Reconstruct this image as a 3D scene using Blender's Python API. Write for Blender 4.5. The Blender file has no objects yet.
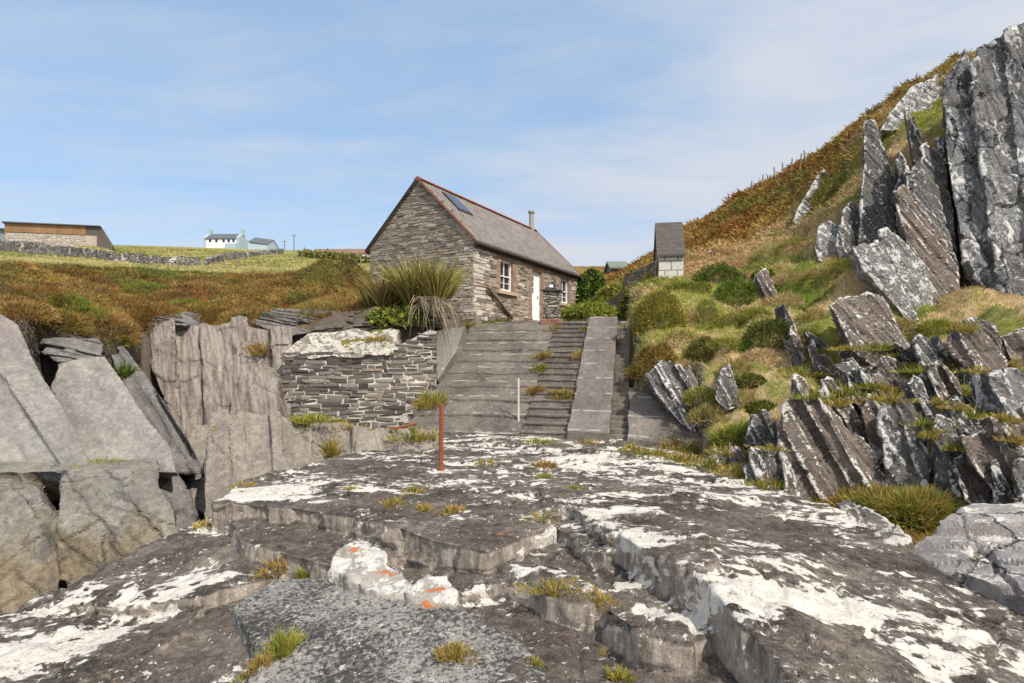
import bpy, bmesh, math, random
import numpy as np
from mathutils import Vector
from mathutils.bvhtree import BVHTree

random.seed(7)
RNG = np.random.default_rng(11)
F = 20 / 36 * 1024          # focal length in pixels of the 20 mm lens
HY = 355.0                  # picture row of the horizon
SEA = -3.75                 # heights are measured from the eye
col = bpy.context.scene.collection
scene = bpy.context.scene


def P(px, py, Y):
    return np.array([(px - 512) / F * Y, Y, (HY - py) / F * Y])


def G(px, py, z):
    return P(px, py, -z * F / (py - HY))


# ------------------------------------------------------------------ noise
def _h(ix, iy, iz, seed):
    with np.errstate(over='ignore'):
        n = (ix.astype(np.uint32) * np.uint32(374761393) + iy.astype(np.uint32) * np.uint32(668265263)
             + iz.astype(np.uint32) * np.uint32(2147483647) + np.uint32(seed * 144665 % 4294967291))
        n = (n ^ (n >> np.uint32(13))) * np.uint32(1274126177)
        n = n ^ (n >> np.uint32(16))
        n = n * np.uint32(2246822519)
        n = n ^ (n >> np.uint32(15))
    return n.astype(np.float64) / 4294967295.0


def vn(p, seed=0):
    p = np.asarray(p, float)
    i = np.floor(p).astype(np.int64)
    f = p - i
    f = f * f * f * (f * (f * 6 - 15) + 10)
    r = 0
    for dx in (0, 1):
        wx = f[:, 0] if dx else 1 - f[:, 0]
        for dy in (0, 1):
            wy = f[:, 1] if dy else 1 - f[:, 1]
            for dz in (0, 1):
                wz = f[:, 2] if dz else 1 - f[:, 2]
                r = r + wx * wy * wz * _h(i[:, 0] + dx, i[:, 1] + dy, i[:, 2] + dz, seed)
    return r * 2 - 1


def fbm(p, oc=4, seed=0, gain=.5):
    a, s, r = 1.0, 0.0, 0
    p = np.asarray(p, float)
    for k in range(oc):
        r = r + a * vn(p * 2 ** k + 17.3 * k, seed + k)
        s += a
        a *= gain
    return r / s


def cells(p, seed=0):
    """random value and border distance of jittered cells"""
    p = np.asarray(p, float)
    i = np.floor(p).astype(np.int64)
    d1 = np.full(len(p), 9e9)
    d2 = d1.copy()
    v = np.zeros(len(p))
    for dx in (-1, 0, 1):
        for dy in (-1, 0, 1):
            for dz in (-1, 0, 1):
                c = i + (dx, dy, dz)
                q = c + np.stack([_h(c[:, 0], c[:, 1], c[:, 2], seed + k) for k in (1, 2, 3)], 1)
                d = ((p - q) ** 2).sum(1)
                w = _h(c[:, 0], c[:, 1], c[:, 2], seed + 4)
                m = d < d1
                d2 = np.where(m, d1, np.minimum(d2, d))
                v = np.where(m, w, v)
                d1 = np.minimum(d1, d)
    return v, np.sqrt(d2) - np.sqrt(d1)


def domes(x, y, size, seed):
    """rounded tussock tops, 0 in the hollows to 1"""
    px, py = x / size, y / size
    ix, iy = np.floor(px).astype(np.int64), np.floor(py).astype(np.int64)
    r = np.zeros(len(x))
    v = np.zeros(len(x))
    for dx in (-1, 0, 1):
        for dy in (-1, 0, 1):
            cx, cy = ix + dx, iy + dy
            z0 = cx * 0
            d2 = ((px - cx - _h(cx, cy, z0, seed)) ** 2 + (py - cy - _h(cx, cy, z0, seed + 1)) ** 2) / (.35 + .75 * _h(cx, cy, z0, seed + 2)) ** 2
            k = np.sqrt(np.maximum(0, 1 - d2)) * (.5 + .5 * _h(cx, cy, z0, seed + 3))
            v = np.where(k > r, _h(cx, cy, z0, seed + 4), v)
            r = np.maximum(r, k)
    return r, v


def sm(x, a, b):
    t = np.clip((x - a) / (b - a), 0, 1)
    return t * t * (3 - 2 * t)


# ------------------------------------------------------------------ materials
class MT:
    def __init__(s, name, rough=.9, spec=.3):
        s.m = bpy.data.materials.new(name)
        s.m.use_nodes = True
        s.nt = s.m.node_tree
        s.b = s.nt.nodes['Principled BSDF']
        s.b.inputs['Roughness'].default_value = rough
        s.b.inputs['Specular IOR Level'].default_value = spec

    def n(s, typ, inp=None, **props):
        nd = s.nt.nodes.new(typ)
        for k, v in props.items():
            setattr(nd, k, v)
        for k, v in (inp or {}).items():
            if isinstance(v, bpy.types.NodeSocket):
                s.nt.links.new(v, nd.inputs[k])
            else:
                nd.inputs[k].default_value = v
        return nd

    def pos(s):
        return s.n('ShaderNodeNewGeometry').outputs['Position']

    def attr(s, name, out='Fac'):
        return s.n('ShaderNodeAttribute', attribute_name=name).outputs[out]

    def map(s, v, scale=(1, 1, 1), rot=(0, 0, 0)):
        return s.n('ShaderNodeMapping', {'Vector': v, 'Scale': scale, 'Rotation': rot}).outputs[0]

    def noise(s, v, sc, det=4, ro=.55, dist=0, out='Fac'):
        return s.n('ShaderNodeTexNoise', {'Vector': v, 'Scale': sc, 'Detail': det, 'Roughness': ro, 'Distortion': dist}).outputs[out]

    def ma(s, op, a, b=0.0, c=0.0):
        nd = s.n('ShaderNodeMath', operation=op)
        for k, v in enumerate((a, b, c)):
            if isinstance(v, bpy.types.NodeSocket):
                s.nt.links.new(v, nd.inputs[k])
            else:
                nd.inputs[k].default_value = v
        return nd.outputs[0]

    def step(s, v, lo, hi, a=0.0, b=1.0):
        return s.n('ShaderNodeMapRange', {'Value': v, 'From Min': lo, 'From Max': hi, 'To Min': a, 'To Max': b},
                   interpolation_type='SMOOTHSTEP').outputs[0]

    def mix(s, f, a, b, mode='MIX'):
        nd = s.n('ShaderNodeMix', data_type='RGBA', blend_type=mode)
        for k, v in ((0, f), (6, a), (7, b)):
            if isinstance(v, bpy.types.NodeSocket):
                s.nt.links.new(v, nd.inputs[k])
            else:
                if k and len(v) == 3:
                    v = (*v, 1)
                nd.inputs[k].default_value = v
        return nd.outputs[2]

    def ramp(s, f, stops):
        nd = s.n('ShaderNodeValToRGB', {'Fac': f})
        e = nd.color_ramp.elements
        while len(e) < len(stops):
            e.new(.5)
        for k, (p, c) in enumerate(stops):
            e[k].position = p
            e[k].color = (*c, 1)
        return nd.outputs[0]

    def bump(s, h, st=.6, d=.02, prev=None):
        i = {'Height': h, 'Strength': st, 'Distance': d}
        if prev is not None:
            i['Normal'] = prev
        return s.n('ShaderNodeBump', i).outputs[0]

    def out(s, c, nrm=None):
        if isinstance(c, bpy.types.NodeSocket):
            s.nt.links.new(c, s.b.inputs['Base Color'])
        else:
            s.b.inputs['Base Color'].default_value = (*c, 1)
        if nrm is not None:
            s.nt.links.new(nrm, s.b.inputs['Normal'])
        return s.m


def plain(name, c, rough=.7, var=.25, sc=6, spec=.3, bump=.2, d=.01):
    m = MT(name, rough, spec)
    p = m.pos()
    f = m.noise(p, sc, 6, .6)
    g = m.noise(p, sc * 7, 3, .6)
    f2 = m.ma('ADD', m.ma('MULTIPLY', f, .65), m.ma('MULTIPLY', g, .35))
    lo = tuple(x * (1 - var) for x in c)
    hi = tuple(min(1, x * (1 + var)) for x in c)
    return m.out(m.ramp(f2, [(.3, lo), (.7, hi)]), m.bump(g, bump, d))


def rock_mat(name, top=((.055, .046, .042), (.15, .128, .115)), side=((.10, .085, .072), (.30, .255, .215)),
             lich=(.60, .57, .52), thr=.56, sthr=.72, up=.35, lscale=1.5, rot=(0, 0, 0), anis=(1, 1, 1),
             orange=.72, streak=(7, 7, .9), bumpd=.03, tint=None, speck=None, moss=None, bed=None, bedf=(7, 1), bedl=2.2, edge=0.0, crack=None, tide=None):
    """weathered rock: dark crust and pale lichen patches on top, streaked on the sides"""
    m = MT(name, .92, .2)
    p = m.pos()
    pr = m.map(p, anis, rot)
    geo = m.n('ShaderNodeNewGeometry')
    if bed is not None:
        B0 = Vector(bed).normalized()
        B1 = B0.cross(Vector((0, 0, 1))).normalized()
        B2 = B0.cross(B1)
        ds = [m.n('ShaderNodeVectorMath', {0: p, 1: tuple(q)}, operation='DOT_PRODUCT').outputs['Value'] for q in (B0, B1, B2)]
        bedv = m.n('ShaderNodeCombineXYZ', {0: ds[0], 1: ds[1], 2: ds[2]}).outputs[0]
        pr = m.map(bedv, (bedl, 1, 1))
    nz = m.n('ShaderNodeSeparateXYZ', {0: m.n('ShaderNodeNewGeometry').outputs['Normal']}).outputs[2]
    up_ = m.step(nz, .25, .8)
    n1 = m.noise(pr, 1.1, 8, .62)
    n2 = m.noise(p, 9, 6, .7)
    n3 = m.noise(p, 46, 4, .75)
    nn = m.ma('ADD', m.ma('MULTIPLY', n1, .36), m.ma('ADD', m.ma('MULTIPLY', n2, .32), m.ma('MULTIPLY', n3, .32)))
    ctop = m.ramp(nn, [(.41, top[0]), (.5, tuple(.62 * a + .38 * b for a, b in zip(*top))), (.6, top[1])])
    st = m.noise(m.map(p, streak), 1.6, 7, .65, .4) if bed is None else m.noise(m.map(bedv, (bedf[0], bedf[1], bedf[1])), 1.6, 7, .65, .3)
    st2 = m.ma('ADD', m.ma('MULTIPLY', st, .62), m.ma('ADD', m.ma('MULTIPLY', n2, .2), m.ma('MULTIPLY', n3, .18)))
    cside = m.ramp(st2, [(.39, side[0]), (.5, tuple(.5 * (a + b) for a, b in zip(*side))), (.61, side[1])])
    if tint is not None:
        tf = m.step(m.noise(pr, .55, 3, .5), .45, .62)
        cside = m.mix(tf, cside, m.mix(.75, cside, tint))
        t2 = m.step(m.noise(pr, .8, 4, .55), .56, .66)
        cside = m.mix(m.ma('MULTIPLY', t2, .55), cside, (tint[2] * .95, tint[2] * .98, tint[2] * 1.08))
        t3 = m.step(m.noise(m.map(p, (2.2, 2.2, .35)), 1.1, 5, .65), .57, .68)
        cside = m.mix(m.ma('MULTIPLY', t3, .55), cside, tuple(x * .42 for x in tint))
    c = m.mix(up_, cside, ctop)
    # lichen
    bias = m.attr('lich')
    l1 = m.noise(pr, lscale, 9, .58, .25)
    l2 = m.noise(pr, lscale * 4.1, 6, .6)
    lv = m.ma('ADD', m.ma('ADD', m.ma('MULTIPLY', l1, .55), m.ma('ADD', m.ma('MULTIPLY', l2, .33), m.ma('MULTIPLY', n2, .12))), m.ma('MULTIPLY', bias, .072))
    lv = m.ma('ADD', lv, m.ma('MULTIPLY', m.ma('SUBTRACT', up_, 1.0), up * .25))
    if edge:
        lv = m.ma('ADD', lv, m.ma('MULTIPLY', m.step(geo.outputs['Pointiness'], .495, .545, -.4, 1.0), edge))
    lf = m.ma('MULTIPLY', m.step(lv, thr, thr + .018), m.step(m.ma('ADD', m.ma('MULTIPLY', n3, .55), m.ma('MULTIPLY', n2, .45)), .34, .42, .25, 1.0))
    sp = m.noise(p, 16, 4, .6)
    sv = m.ma('ADD', sp, m.ma('MULTIPLY', m.ma('SUBTRACT', l1, .5), .35))
    sf = m.ma('MULTIPLY', m.step(sv, sthr - .1, sthr - .075), .8)
    hf = m.ma('MULTIPLY', m.step(lv, thr - .045, thr + .005), m.step(n2, .42, .56, .03, .4))
    c = m.mix(hf, c, tuple(x * .46 for x in lich))
    lcol = m.ramp(m.ma('ADD', m.ma('MULTIPLY', n3, .5), m.ma('MULTIPLY', n2, .5)),
                  [(.38, tuple(x * .55 for x in lich)), (.48, tuple(x * .88 for x in lich)), (.6, tuple(min(.8, x * 1.08) for x in lich))])
    c = m.mix(m.ma('MAXIMUM', lf, sf), c, lcol)
    if orange < 1:
        on = m.noise(p, 3.1, 5, .6)
        og = m.noise(p, 11, 4, .6)
        of = m.step(m.ma('ADD', m.ma('MULTIPLY', on, .6), m.ma('MULTIPLY', og, .5)), orange, orange + .02)
        c = m.mix(m.ma('MULTIPLY', of, .8), c, (.34, .13, .035))
        oa = m.attr('orng')
        of2 = m.step(m.ma('ADD', m.ma('ADD', m.ma('MULTIPLY', og, .8), m.ma('MULTIPLY', n2, .6)), m.ma('MULTIPLY', oa, .17)), .90, .95)
        c = m.mix(m.ma('MULTIPLY', of2, .9), c, m.mix(n3, (.30, .075, .025), (.60, .20, .06)))
    if moss is not None:
        mf = m.step(m.ma('ADD', m.noise(p, 1.7, 6, .65), m.ma('MULTIPLY', up_, .18)), moss, moss + .05)
        c = m.mix(mf, c, m.ramp(n3, [(.3, (.06, .07, .015)), (.7, (.22, .18, .05))]))
    if speck is not None:
        v = m.noise(p, 30, 3, .75)
        c = m.mix(m.step(m.ma('ADD', v, m.ma('MULTIPLY', m.ma('SUBTRACT', n1, .5), .5)), .45, .57), c, speck)
        v2 = m.noise(p, 21, 3, .7)
        c = m.mix(m.step(m.ma('ADD', v2, m.ma('MULTIPLY', m.ma('SUBTRACT', n1, .5), -.4)), .50, .58, 0, .85), c, tuple(x * .13 for x in speck))
    if tide is not None:
        zz = m.n('ShaderNodeSeparateXYZ', {0: p}).outputs[2]
        tz_ = m.ma('ADD', zz, m.ma('MULTIPLY', m.ma('SUBTRACT', n1, .5), 1.6))
        tf_ = m.step(tz_, tide + .25, tide - .25)
        c = m.mix(m.ma('MULTIPLY', tf_, .75), c, m.ramp(nn, [(.40, (.075, .055, .033)), (.5, (.20, .155, .095)), (.6, (.33, .265, .17))]))
        bf_ = m.step(m.ma('ADD', st, m.ma('MULTIPLY', m.ma('SUBTRACT', n1, .5), .6)), .55, .66)
        c = m.mix(m.ma('MULTIPLY', bf_, .6), c, (.05, .048, .047))
    if crack is not None:
        cv = m.map(bedv if bed is not None else p, crack)
        wob = m.n('ShaderNodeVectorMath', {0: m.noise(p, 1.3, 5, .6, out='Color'), 'Scale': .55}, operation='SCALE').outputs[0]
        cv = m.n('ShaderNodeVectorMath', {0: cv, 1: wob}, operation='ADD').outputs[0]
        vd = m.n('ShaderNodeTexVoronoi', {'Vector': cv, 'Scale': 1.0}, feature='DISTANCE_TO_EDGE').outputs['Distance']
        msk = m.step(m.noise(p, .8, 3, .5), .40, .56)
        ck = m.ma('MULTIPLY', m.step(m.ma('ADD', vd, m.ma('MULTIPLY', m.ma('SUBTRACT', n2, .5), .035)), .0, .022, 1, 0), msk)
        c = m.mix(m.ma('MULTIPLY', ck, .85), c, (.022, .019, .017))
        vc = m.n('ShaderNodeSeparateColor', {0: m.n('ShaderNodeTexVoronoi', {'Vector': cv, 'Scale': 1.0}, feature='F1').outputs['Color']}).outputs[0]
        c = m.mix(.5, c, m.mix(m.step(vc, .1, .9), (.35, .33, .32), (.75, .72, .70)), 'OVERLAY')
    h = m.ma('ADD', m.ma('MULTIPLY', st, .8), m.ma('ADD', m.ma('MULTIPLY', n2, .9), m.ma('MULTIPLY', n3, .45)))
    h = m.ma('ADD', h, m.ma('MULTIPLY', lf, .1))
    if crack is not None:
        h = m.ma('SUBTRACT', h, m.ma('MULTIPLY', ck, 1.2))
    return m.out(c, m.bump(h, .9, bumpd))


def masonry_mat(name, dark, light, mortar, sx=2.6, sy=8.0, edge=.09, whiteness=.0, gap=.5, rough=.95):
    m = MT(name, rough, .2)
    uv = m.attr('uvw', 'Vector')
    w = m.noise(uv, 2.2, 3, .5, out='Color')
    uvd = m.n('ShaderNodeVectorMath', {0: uv, 1: m.n('ShaderNodeVectorMath', {0: w, 'Scale': .16}, operation='SCALE').outputs[0]},
              operation='ADD').outputs[0]
    v = m.map(uvd, (sx, sy, 1))
    ed = m.n('ShaderNodeTexVoronoi', {'Vector': v, 'Scale': 1.0, 'Randomness': .85}, voronoi_dimensions='2D', feature='DISTANCE_TO_EDGE').outputs['Distance']
    ce = m.n('ShaderNodeTexVoronoi', {'Vector': v, 'Scale': 1.0, 'Randomness': .85}, voronoi_dimensions='2D', feature='F1').outputs['Color']
    cr = m.n('ShaderNodeSeparateColor', {0: ce})
    p = m.pos()
    n3 = m.noise(p, 26, 5, .7)
    n1 = m.noise(p, 1.3, 5, .6)
    f = m.ma('ADD', m.ma('MULTIPLY', cr.outputs[0], .55), m.ma('ADD', m.ma('MULTIPLY', n3, .35), m.ma('MULTIPLY', n1, .25)))
    stone = m.ramp(f, [(.25, dark), (.55, tuple(.5 * (a + b) for a, b in zip(dark, light))), (.85, light)])
    stone = m.mix(m.ma('MULTIPLY', m.step(cr.outputs[1], .8, .95), .5), stone, (.26, .19, .12))
    e2 = m.ma('ADD', ed, m.ma('MULTIPLY', m.ma('SUBTRACT', n1, .5), edge * gap * 3))
    mo = m.step(e2, edge * .6, edge, 1, 0)
    mcol = m.ramp(n3, [(.3, tuple(x * .6 for x in mortar)), (.65, mortar)])
    c = m.mix(mo, stone, mcol)
    if whiteness:
        wf = m.step(m.noise(p, .9, 6, .6), .62 - whiteness * .2, .66 - whiteness * .2)
        c = m.mix(m.ma('MULTIPLY', wf, .75), c, (.6, .57, .52))
    h = m.ma('ADD', m.step(ed, 0, .22), m.ma('MULTIPLY', n3, .5))
    return m.out(c, m.bump(h, 1.0, .05))


def brick_mat(name, c1, c2, mortar, w=.22, h=.075, ms=.008):
    m = MT(name, .9, .2)
    uv = m.attr('uvw', 'Vector')
    b = m.n('ShaderNodeTexBrick', {'Vector': uv, 'Color1': (*c1, 1), 'Color2': (*c2, 1), 'Mortar': (*mortar, 1), 'Scale': 1.0,
                                   'Mortar Size': ms, 'Brick Width': w, 'Row Height': h, 'Bias': 0.0})
    p = m.pos()
    n = m.noise(p, 14, 5, .65)
    c = m.mix(m.step(n, .4, .7, 0, .6), b.outputs['Color'], tuple(x * .55 for x in c1))
    return m.out(c, m.bump(m.ma('ADD', m.ma('MULTIPLY', b.outputs['Fac'], -.5), m.ma('MULTIPLY', n, .4)), .6, .01))


# ------------------------------------------------------------------ mesh building
ORG = {}


def tag(o, label=None, cat=None, group=None, kind=None):
    for k, v in (('label', label), ('category', cat), ('group', group), ('kind', kind)):
        if v:
            o[k] = v
    return o


def empty(name, loc, label, cat, group=None):
    o = bpy.data.objects.new(name, None)
    o.location = loc
    col.objects.link(o)
    ORG[o.name] = np.array(loc, float)
    return tag(o, label, cat, group)


def link(name, me, mat, parent=None, smooth=False):
    o = bpy.data.objects.new(name, me)
    if mat is not None and not me.materials:
        me.materials.append(mat)
    col.objects.link(o)
    if parent is not None:
        o.parent = parent
        ORG[o.name] = ORG[parent.name]
    else:
        ORG[o.name] = np.zeros(3)
    if smooth:
        me.polygons.foreach_set('use_smooth', [True] * len(me.polygons))
    return o


def mesh_np(name, V, faces=None, tris=None, quads=None):
    me = bpy.data.meshes.new(name)
    V = np.asarray(V, np.float32)
    if faces is not None:
        me.from_pydata([tuple(map(float, v)) for v in V], [], faces)
        me.update()
        return me
    parts, tot, cnt = [], [], 0
    for a, k in ((quads, 4), (tris, 3)):
        if a is not None and len(a):
            parts.append(np.asarray(a, np.int32).ravel())
            tot.append(np.full(len(a), k, np.int32))
    loops = np.concatenate(parts)
    tot = np.concatenate(tot)
    st = np.concatenate([[0], np.cumsum(tot)[:-1]]).astype(np.int32)
    me.vertices.add(len(V))
    me.vertices.foreach_set('co', V.ravel())
    me.loops.add(len(loops))
    me.loops.foreach_set('vertex_index', loops)
    me.polygons.add(len(tot))
    me.polygons.foreach_set('loop_start', st)
    me.update(calc_edges=True)
    return me


def fattr(me, name, arr):
    a = me.attributes.new(name, 'FLOAT', 'POINT')
    a.data.foreach_set('value', np.asarray(arr, np.float32))


def cattr(me, name, arr):
    a = me.attributes.new(name, 'FLOAT_COLOR', 'POINT')
    c = np.ones((len(arr), 4), np.float32)
    c[:, :3] = arr
    a.data.foreach_set('color', c.ravel())


def vattr(me, name, arr):
    a = me.attributes.new(name, 'FLOAT_VECTOR', 'POINT')
    a.data.foreach_set('vector', np.asarray(arr, np.float32).ravel())


class MB:
    """collects boxes, prisms and tubes and links them as ONE mesh"""

    def __init__(s):
        s.v, s.f = [], []

    def add(s, vs, fs):
        b = len(s.v)
        s.v += [np.array(v, float) for v in vs]
        s.f += [tuple(b + i for i in f) for f in fs]
        return s

    def box(s, o, a, b, c):
        o, a, b, c = (np.array(q, float) for q in (o, a, b, c))
        if np.dot(np.cross(a, b), c) < 0:
            a, b = b, a
        vs = [o, o + a, o + a + b, o + b, o + c, o + a + c, o + a + b + c, o + b + c]
        return s.add(vs, [(3, 2, 1, 0), (4, 5, 6, 7), (0, 1, 5, 4), (1, 2, 6, 5), (2, 3, 7, 6), (3, 0, 4, 7)])

    def prism(s, pts, e):
        n = len(pts)
        pts = [np.array(p, float) for p in pts]
        e = np.array(e, float)
        vs = pts + [p + e for p in pts]
        fs = [tuple(range(n)), tuple(range(2 * n - 1, n - 1, -1))]
        fs += [(i, i + n, (i + 1) % n + n, (i + 1) % n) for i in range(n)]
        return s.add(vs, fs)

    def tube(s, p0, p1, r0, r1=None, k=10):
        p0, p1 = np.array(p0, float), np.array(p1, float)
        r1 = r0 if r1 is None else r1
        d = (p1 - p0) / np.linalg.norm(p1 - p0)
        x = np.cross(d, (0, 1, .3))
        x /= np.linalg.norm(x)
        y = np.cross(d, x)
        vs, fs = [], []
        for q, r in ((p0, r0), (p1, r1)):
            for i in range(k):
                a = 2 * math.pi * i / k
                vs.append(q + r * (x * math.cos(a) + y * math.sin(a)))
        for i in range(k):
            fs.append((i, (i + 1) % k, k + (i + 1) % k, k + i))
        fs += [tuple(range(k - 1, -1, -1)), tuple(range(k, 2 * k))]
        return s.add(vs, fs)

    def build(s, name, mat, parent=None, frame=None, bevel=0, jit=0, smooth=False, sub=0):
        o0 = ORG[parent.name] if parent is not None else np.zeros(3)
        V = np.array(s.v)
        me = bpy.data.meshes.new(name)
        me.from_pydata([tuple(v - o0) for v in V], [], s.f)
        bm = bmesh.new()
        bm.from_mesh(me)
        bmesh.ops.recalc_face_normals(bm, faces=bm.faces)
        if bevel:
            bmesh.ops.bevel(bm, geom=list(bm.edges), offset=bevel, segments=1, affect='EDGES', profile=.5)
        if sub:
            for _ in range(12):
                es = [e for e in bm.edges if e.calc_length() > sub]
                if not es:
                    break
                bmesh.ops.subdivide_edges(bm, edges=es, cuts=1, use_grid_fill=True)
                bmesh.ops.triangulate(bm, faces=[f for f in bm.faces if len(f.verts) > 4])
        bm.to_mesh(me)
        bm.free()
        W = np.array([v.co[:] for v in me.vertices]) + o0
        if frame is not None:
            o, a, b = frame
            vattr(me, 'uvw', np.stack([(W - o) @ a + (W - o) @ b, W[:, 2], 0 * W[:, 2]], 1))
        if jit:
            W2 = W + jit * np.stack([fbm(W * 3.1 + 9 * k, 3, 40 + k) for k in range(3)], 1)
            me.vertices.foreach_set('co', (W2 - o0).astype(np.float32).ravel())
            me.update()
        return link(name, me, mat, parent, smooth)


def remesh(mb, vox, soft=0):
    me = bpy.data.meshes.new('tmp')
    me.from_pydata([tuple(v) for v in mb.v], [], mb.f)
    bm = bmesh.new()
    bm.from_mesh(me)
    bmesh.ops.triangulate(bm, faces=[f for f in bm.faces if len(f.verts) > 4])
    bmesh.ops.recalc_face_normals(bm, faces=bm.faces)
    bm.to_mesh(me)
    bm.free()
    o = bpy.data.objects.new('tmp', me)
    col.objects.link(o)
    md = o.modifiers.new('r', 'REMESH')
    md.mode = 'VOXEL'
    md.voxel_size = vox
    if soft:
        ms = o.modifiers.new('s', 'SMOOTH')
        ms.factor = .5
        ms.iterations = soft
    dg = bpy.context.evaluated_depsgraph_get()
    out = bpy.data.meshes.new_from_object(o.evaluated_get(dg))
    bpy.data.objects.remove(o)
    bpy.data.meshes.remove(me)
    return out


def getv(me):
    v = np.empty(len(me.vertices) * 3, np.float32)
    me.vertices.foreach_get('co', v)
    n = np.empty(len(me.vertices) * 3, np.float32)
    me.vertex_normals.foreach_get('vector', n)
    return v.reshape(-1, 3).astype(float), n.reshape(-1, 3).astype(float)


def rough(me, amp=.03, freq=1.6, s=None, lay=.25, layamp=.1, tip=.0, cell=0, cellf=(1, 1, 1), seed=0, oc=5, out=(0, -1, .15), joint=1.1, vox=.05, fine=.34):
    """weather a rock: beds broken off at different lengths, cross joints, then fine roughness"""
    co, no = getv(me)
    V = co.copy()
    if s is not None:
        s = np.array(s, float)
        s /= np.linalg.norm(s)
        out = np.array(out, float)
        b1 = np.cross(s, (0, -1.0, 0))
        b1 /= np.linalg.norm(b1)
        if b1[2] < 0:
            b1 = -b1
        zr = (co[:, 2] - co[:, 2].min()) / max(.01, np.ptp(co[:, 2]))
        t0 = co @ s
        massive = None
        for q, (L, A) in enumerate(((lay, layamp), (lay * .36, layamp * fine))):
            line = np.stack([t0 / (1.7 * L), 0 * t0 + seed, 0 * t0], 1)
            t = t0 + .30 * L * fbm(co * .8, 2, 5 + seed) + .75 * L * vn(line, 8 + q) + .12 * L * fbm(co * 3, 2, 9)
            kk = np.floor(t / L)
            fr = t / L - kk
            w = min(.6, 2.4 * vox / L)
            a = sm(fr, 1 - w, 1)

            def layer(k):
                k = k.astype(np.int64)
                zero = k * 0
                h1 = _h(k, zero, zero, 31 + seed + q)
                h2 = _h(k, zero, zero, 33 + seed + q)
                jl = joint * (.5 + 1.1 * h2)
                jf = (co @ b1) / jl + h1 * 9 + .12 * vn(co * 1.5, 44)
                jk = np.floor(jf)
                ja = sm(jf - jk, 1 - np.minimum(.5, 2.4 * vox / jl), 1)
                h3 = _h(k, jk.astype(np.int64), zero, 35 + seed + q) * (1 - ja) + _h(k, jk.astype(np.int64) + 1, zero, 35 + seed + q) * ja
                return .65 * (h1 * 2 - 1) + .6 * (h3 * 2 - 1), h2 * 2 - 1.25, h1
            o0, p0, m0 = layer(kk)
            o1, p1, m1 = layer(kk + 1)
            f = 1.0
            if q == 0:
                massive = _h(kk.astype(np.int64), kk.astype(np.int64) * 0, kk.astype(np.int64) * 0, 77 + seed)
            else:
                f = sm(massive, .35, .6)
            V += np.outer(A * (o0 * (1 - a) + o1 * a) * f, out)
            if tip:
                V += np.outer(tip * (1 if q == 0 else .3) * (p0 * (1 - a) + p1 * a) * f * zr ** 1.5, b1)
            if q == 0:
                g = np.exp(-((np.minimum(fr, 1 - fr) * L) / (1.1 * vox)) ** 2)
                V -= np.outer(A * .55 * g * sm(m0, .35, .7), out)
    d = amp * fbm(co * freq, oc, seed, .55)
    if cell:
        w = co * np.array(cellf) + .25 * np.stack([vn(co * 1.3, 90 + k) for k in range(3)], 1)
        v, e = cells(w, 20 + seed)
        d = d + cell * (v - .5) * 1.2 - cell * .7 * (1 - sm(e, 0, .05))
    V = V + no * d[:, None]
    me.vertices.foreach_set('co', V.astype(np.float32).ravel())
    me.update()
    return V


def blades(name, B, D, L, W, droop, C, mat, parent=None, tipc=1.25):
    """grass-like blades: B roots, D directions, lengths, widths, droop, colours"""
    n = len(B)
    o0 = ORG[parent.name] if parent is not None else np.zeros(3)
    R = RNG.normal(size=(n, 3))
    S = np.cross(D, R)
    S /= np.linalg.norm(S, axis=1)[:, None] + 1e-9
    L, W, droop = (np.broadcast_to(np.asarray(q, float), (n,))[:, None] for q in (L, W, droop))
    dn = np.array([0, 0, -1.0])
    mid = B + D * L * .55 + dn * droop * L * .18
    tip = B + D * L * .98 + dn * droop * L * .75
    V = np.stack([B - S * W * .5, B + S * W * .5, mid - S * W * .42, mid + S * W * .42, tip], 1) - o0
    i = np.arange(n)[:, None] * 5
    quads = i + np.array([[0, 1, 3, 2]])
    tris = i + np.array([[2, 3, 4]])
    me = mesh_np(name, V.reshape(-1, 3), quads=quads, tris=tris)
    CC = np.repeat(C[:, None, :], 5, 1)
    CC[:, 4] *= tipc
    cattr(me, 'tint', CC.reshape(-1, 3))
    return link(name, me, mat, parent)


def leaf_mat(name):
    m = MT(name, .75, .25)
    c = m.attr('tint', 'Color')
    m.out(c)
    tr = m.n('ShaderNodeBsdfTranslucent', {'Color': c})
    mx = m.n('ShaderNodeMixShader', {0: .3, 1: m.b.outputs[0], 2: tr.outputs[0]})
    m.nt.links.new(mx.outputs[0], m.nt.nodes['Material Output'].inputs[0])
    return m.m


M_LEAF = leaf_mat('blade_material')


def stone_mat(name, dark, mid, light, tan=(.30, .22, .13), white=(.58, .54, .48)):
    """single stones: each carries its own shade"""
    m = MT(name, .93, .2)
    p = m.pos()
    n2 = m.noise(p, 9, 6, .7)
    n3 = m.noise(p, 34, 4, .7)
    t = m.ma('ADD', m.attr('shade'), m.ma('MULTIPLY', m.ma('SUBTRACT', m.ma('ADD', m.ma('MULTIPLY', n2, .5), m.ma('MULTIPLY', n3, .5)), .5), .5))
    c = m.ramp(t, [(.0, dark), (.38, mid), (.68, light), (.76, tan), (.84, light), (.93, white)])
    return m.out(c, m.bump(m.ma('ADD', n2, m.ma('MULTIPLY', n3, .6)), .8, .03))


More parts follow.
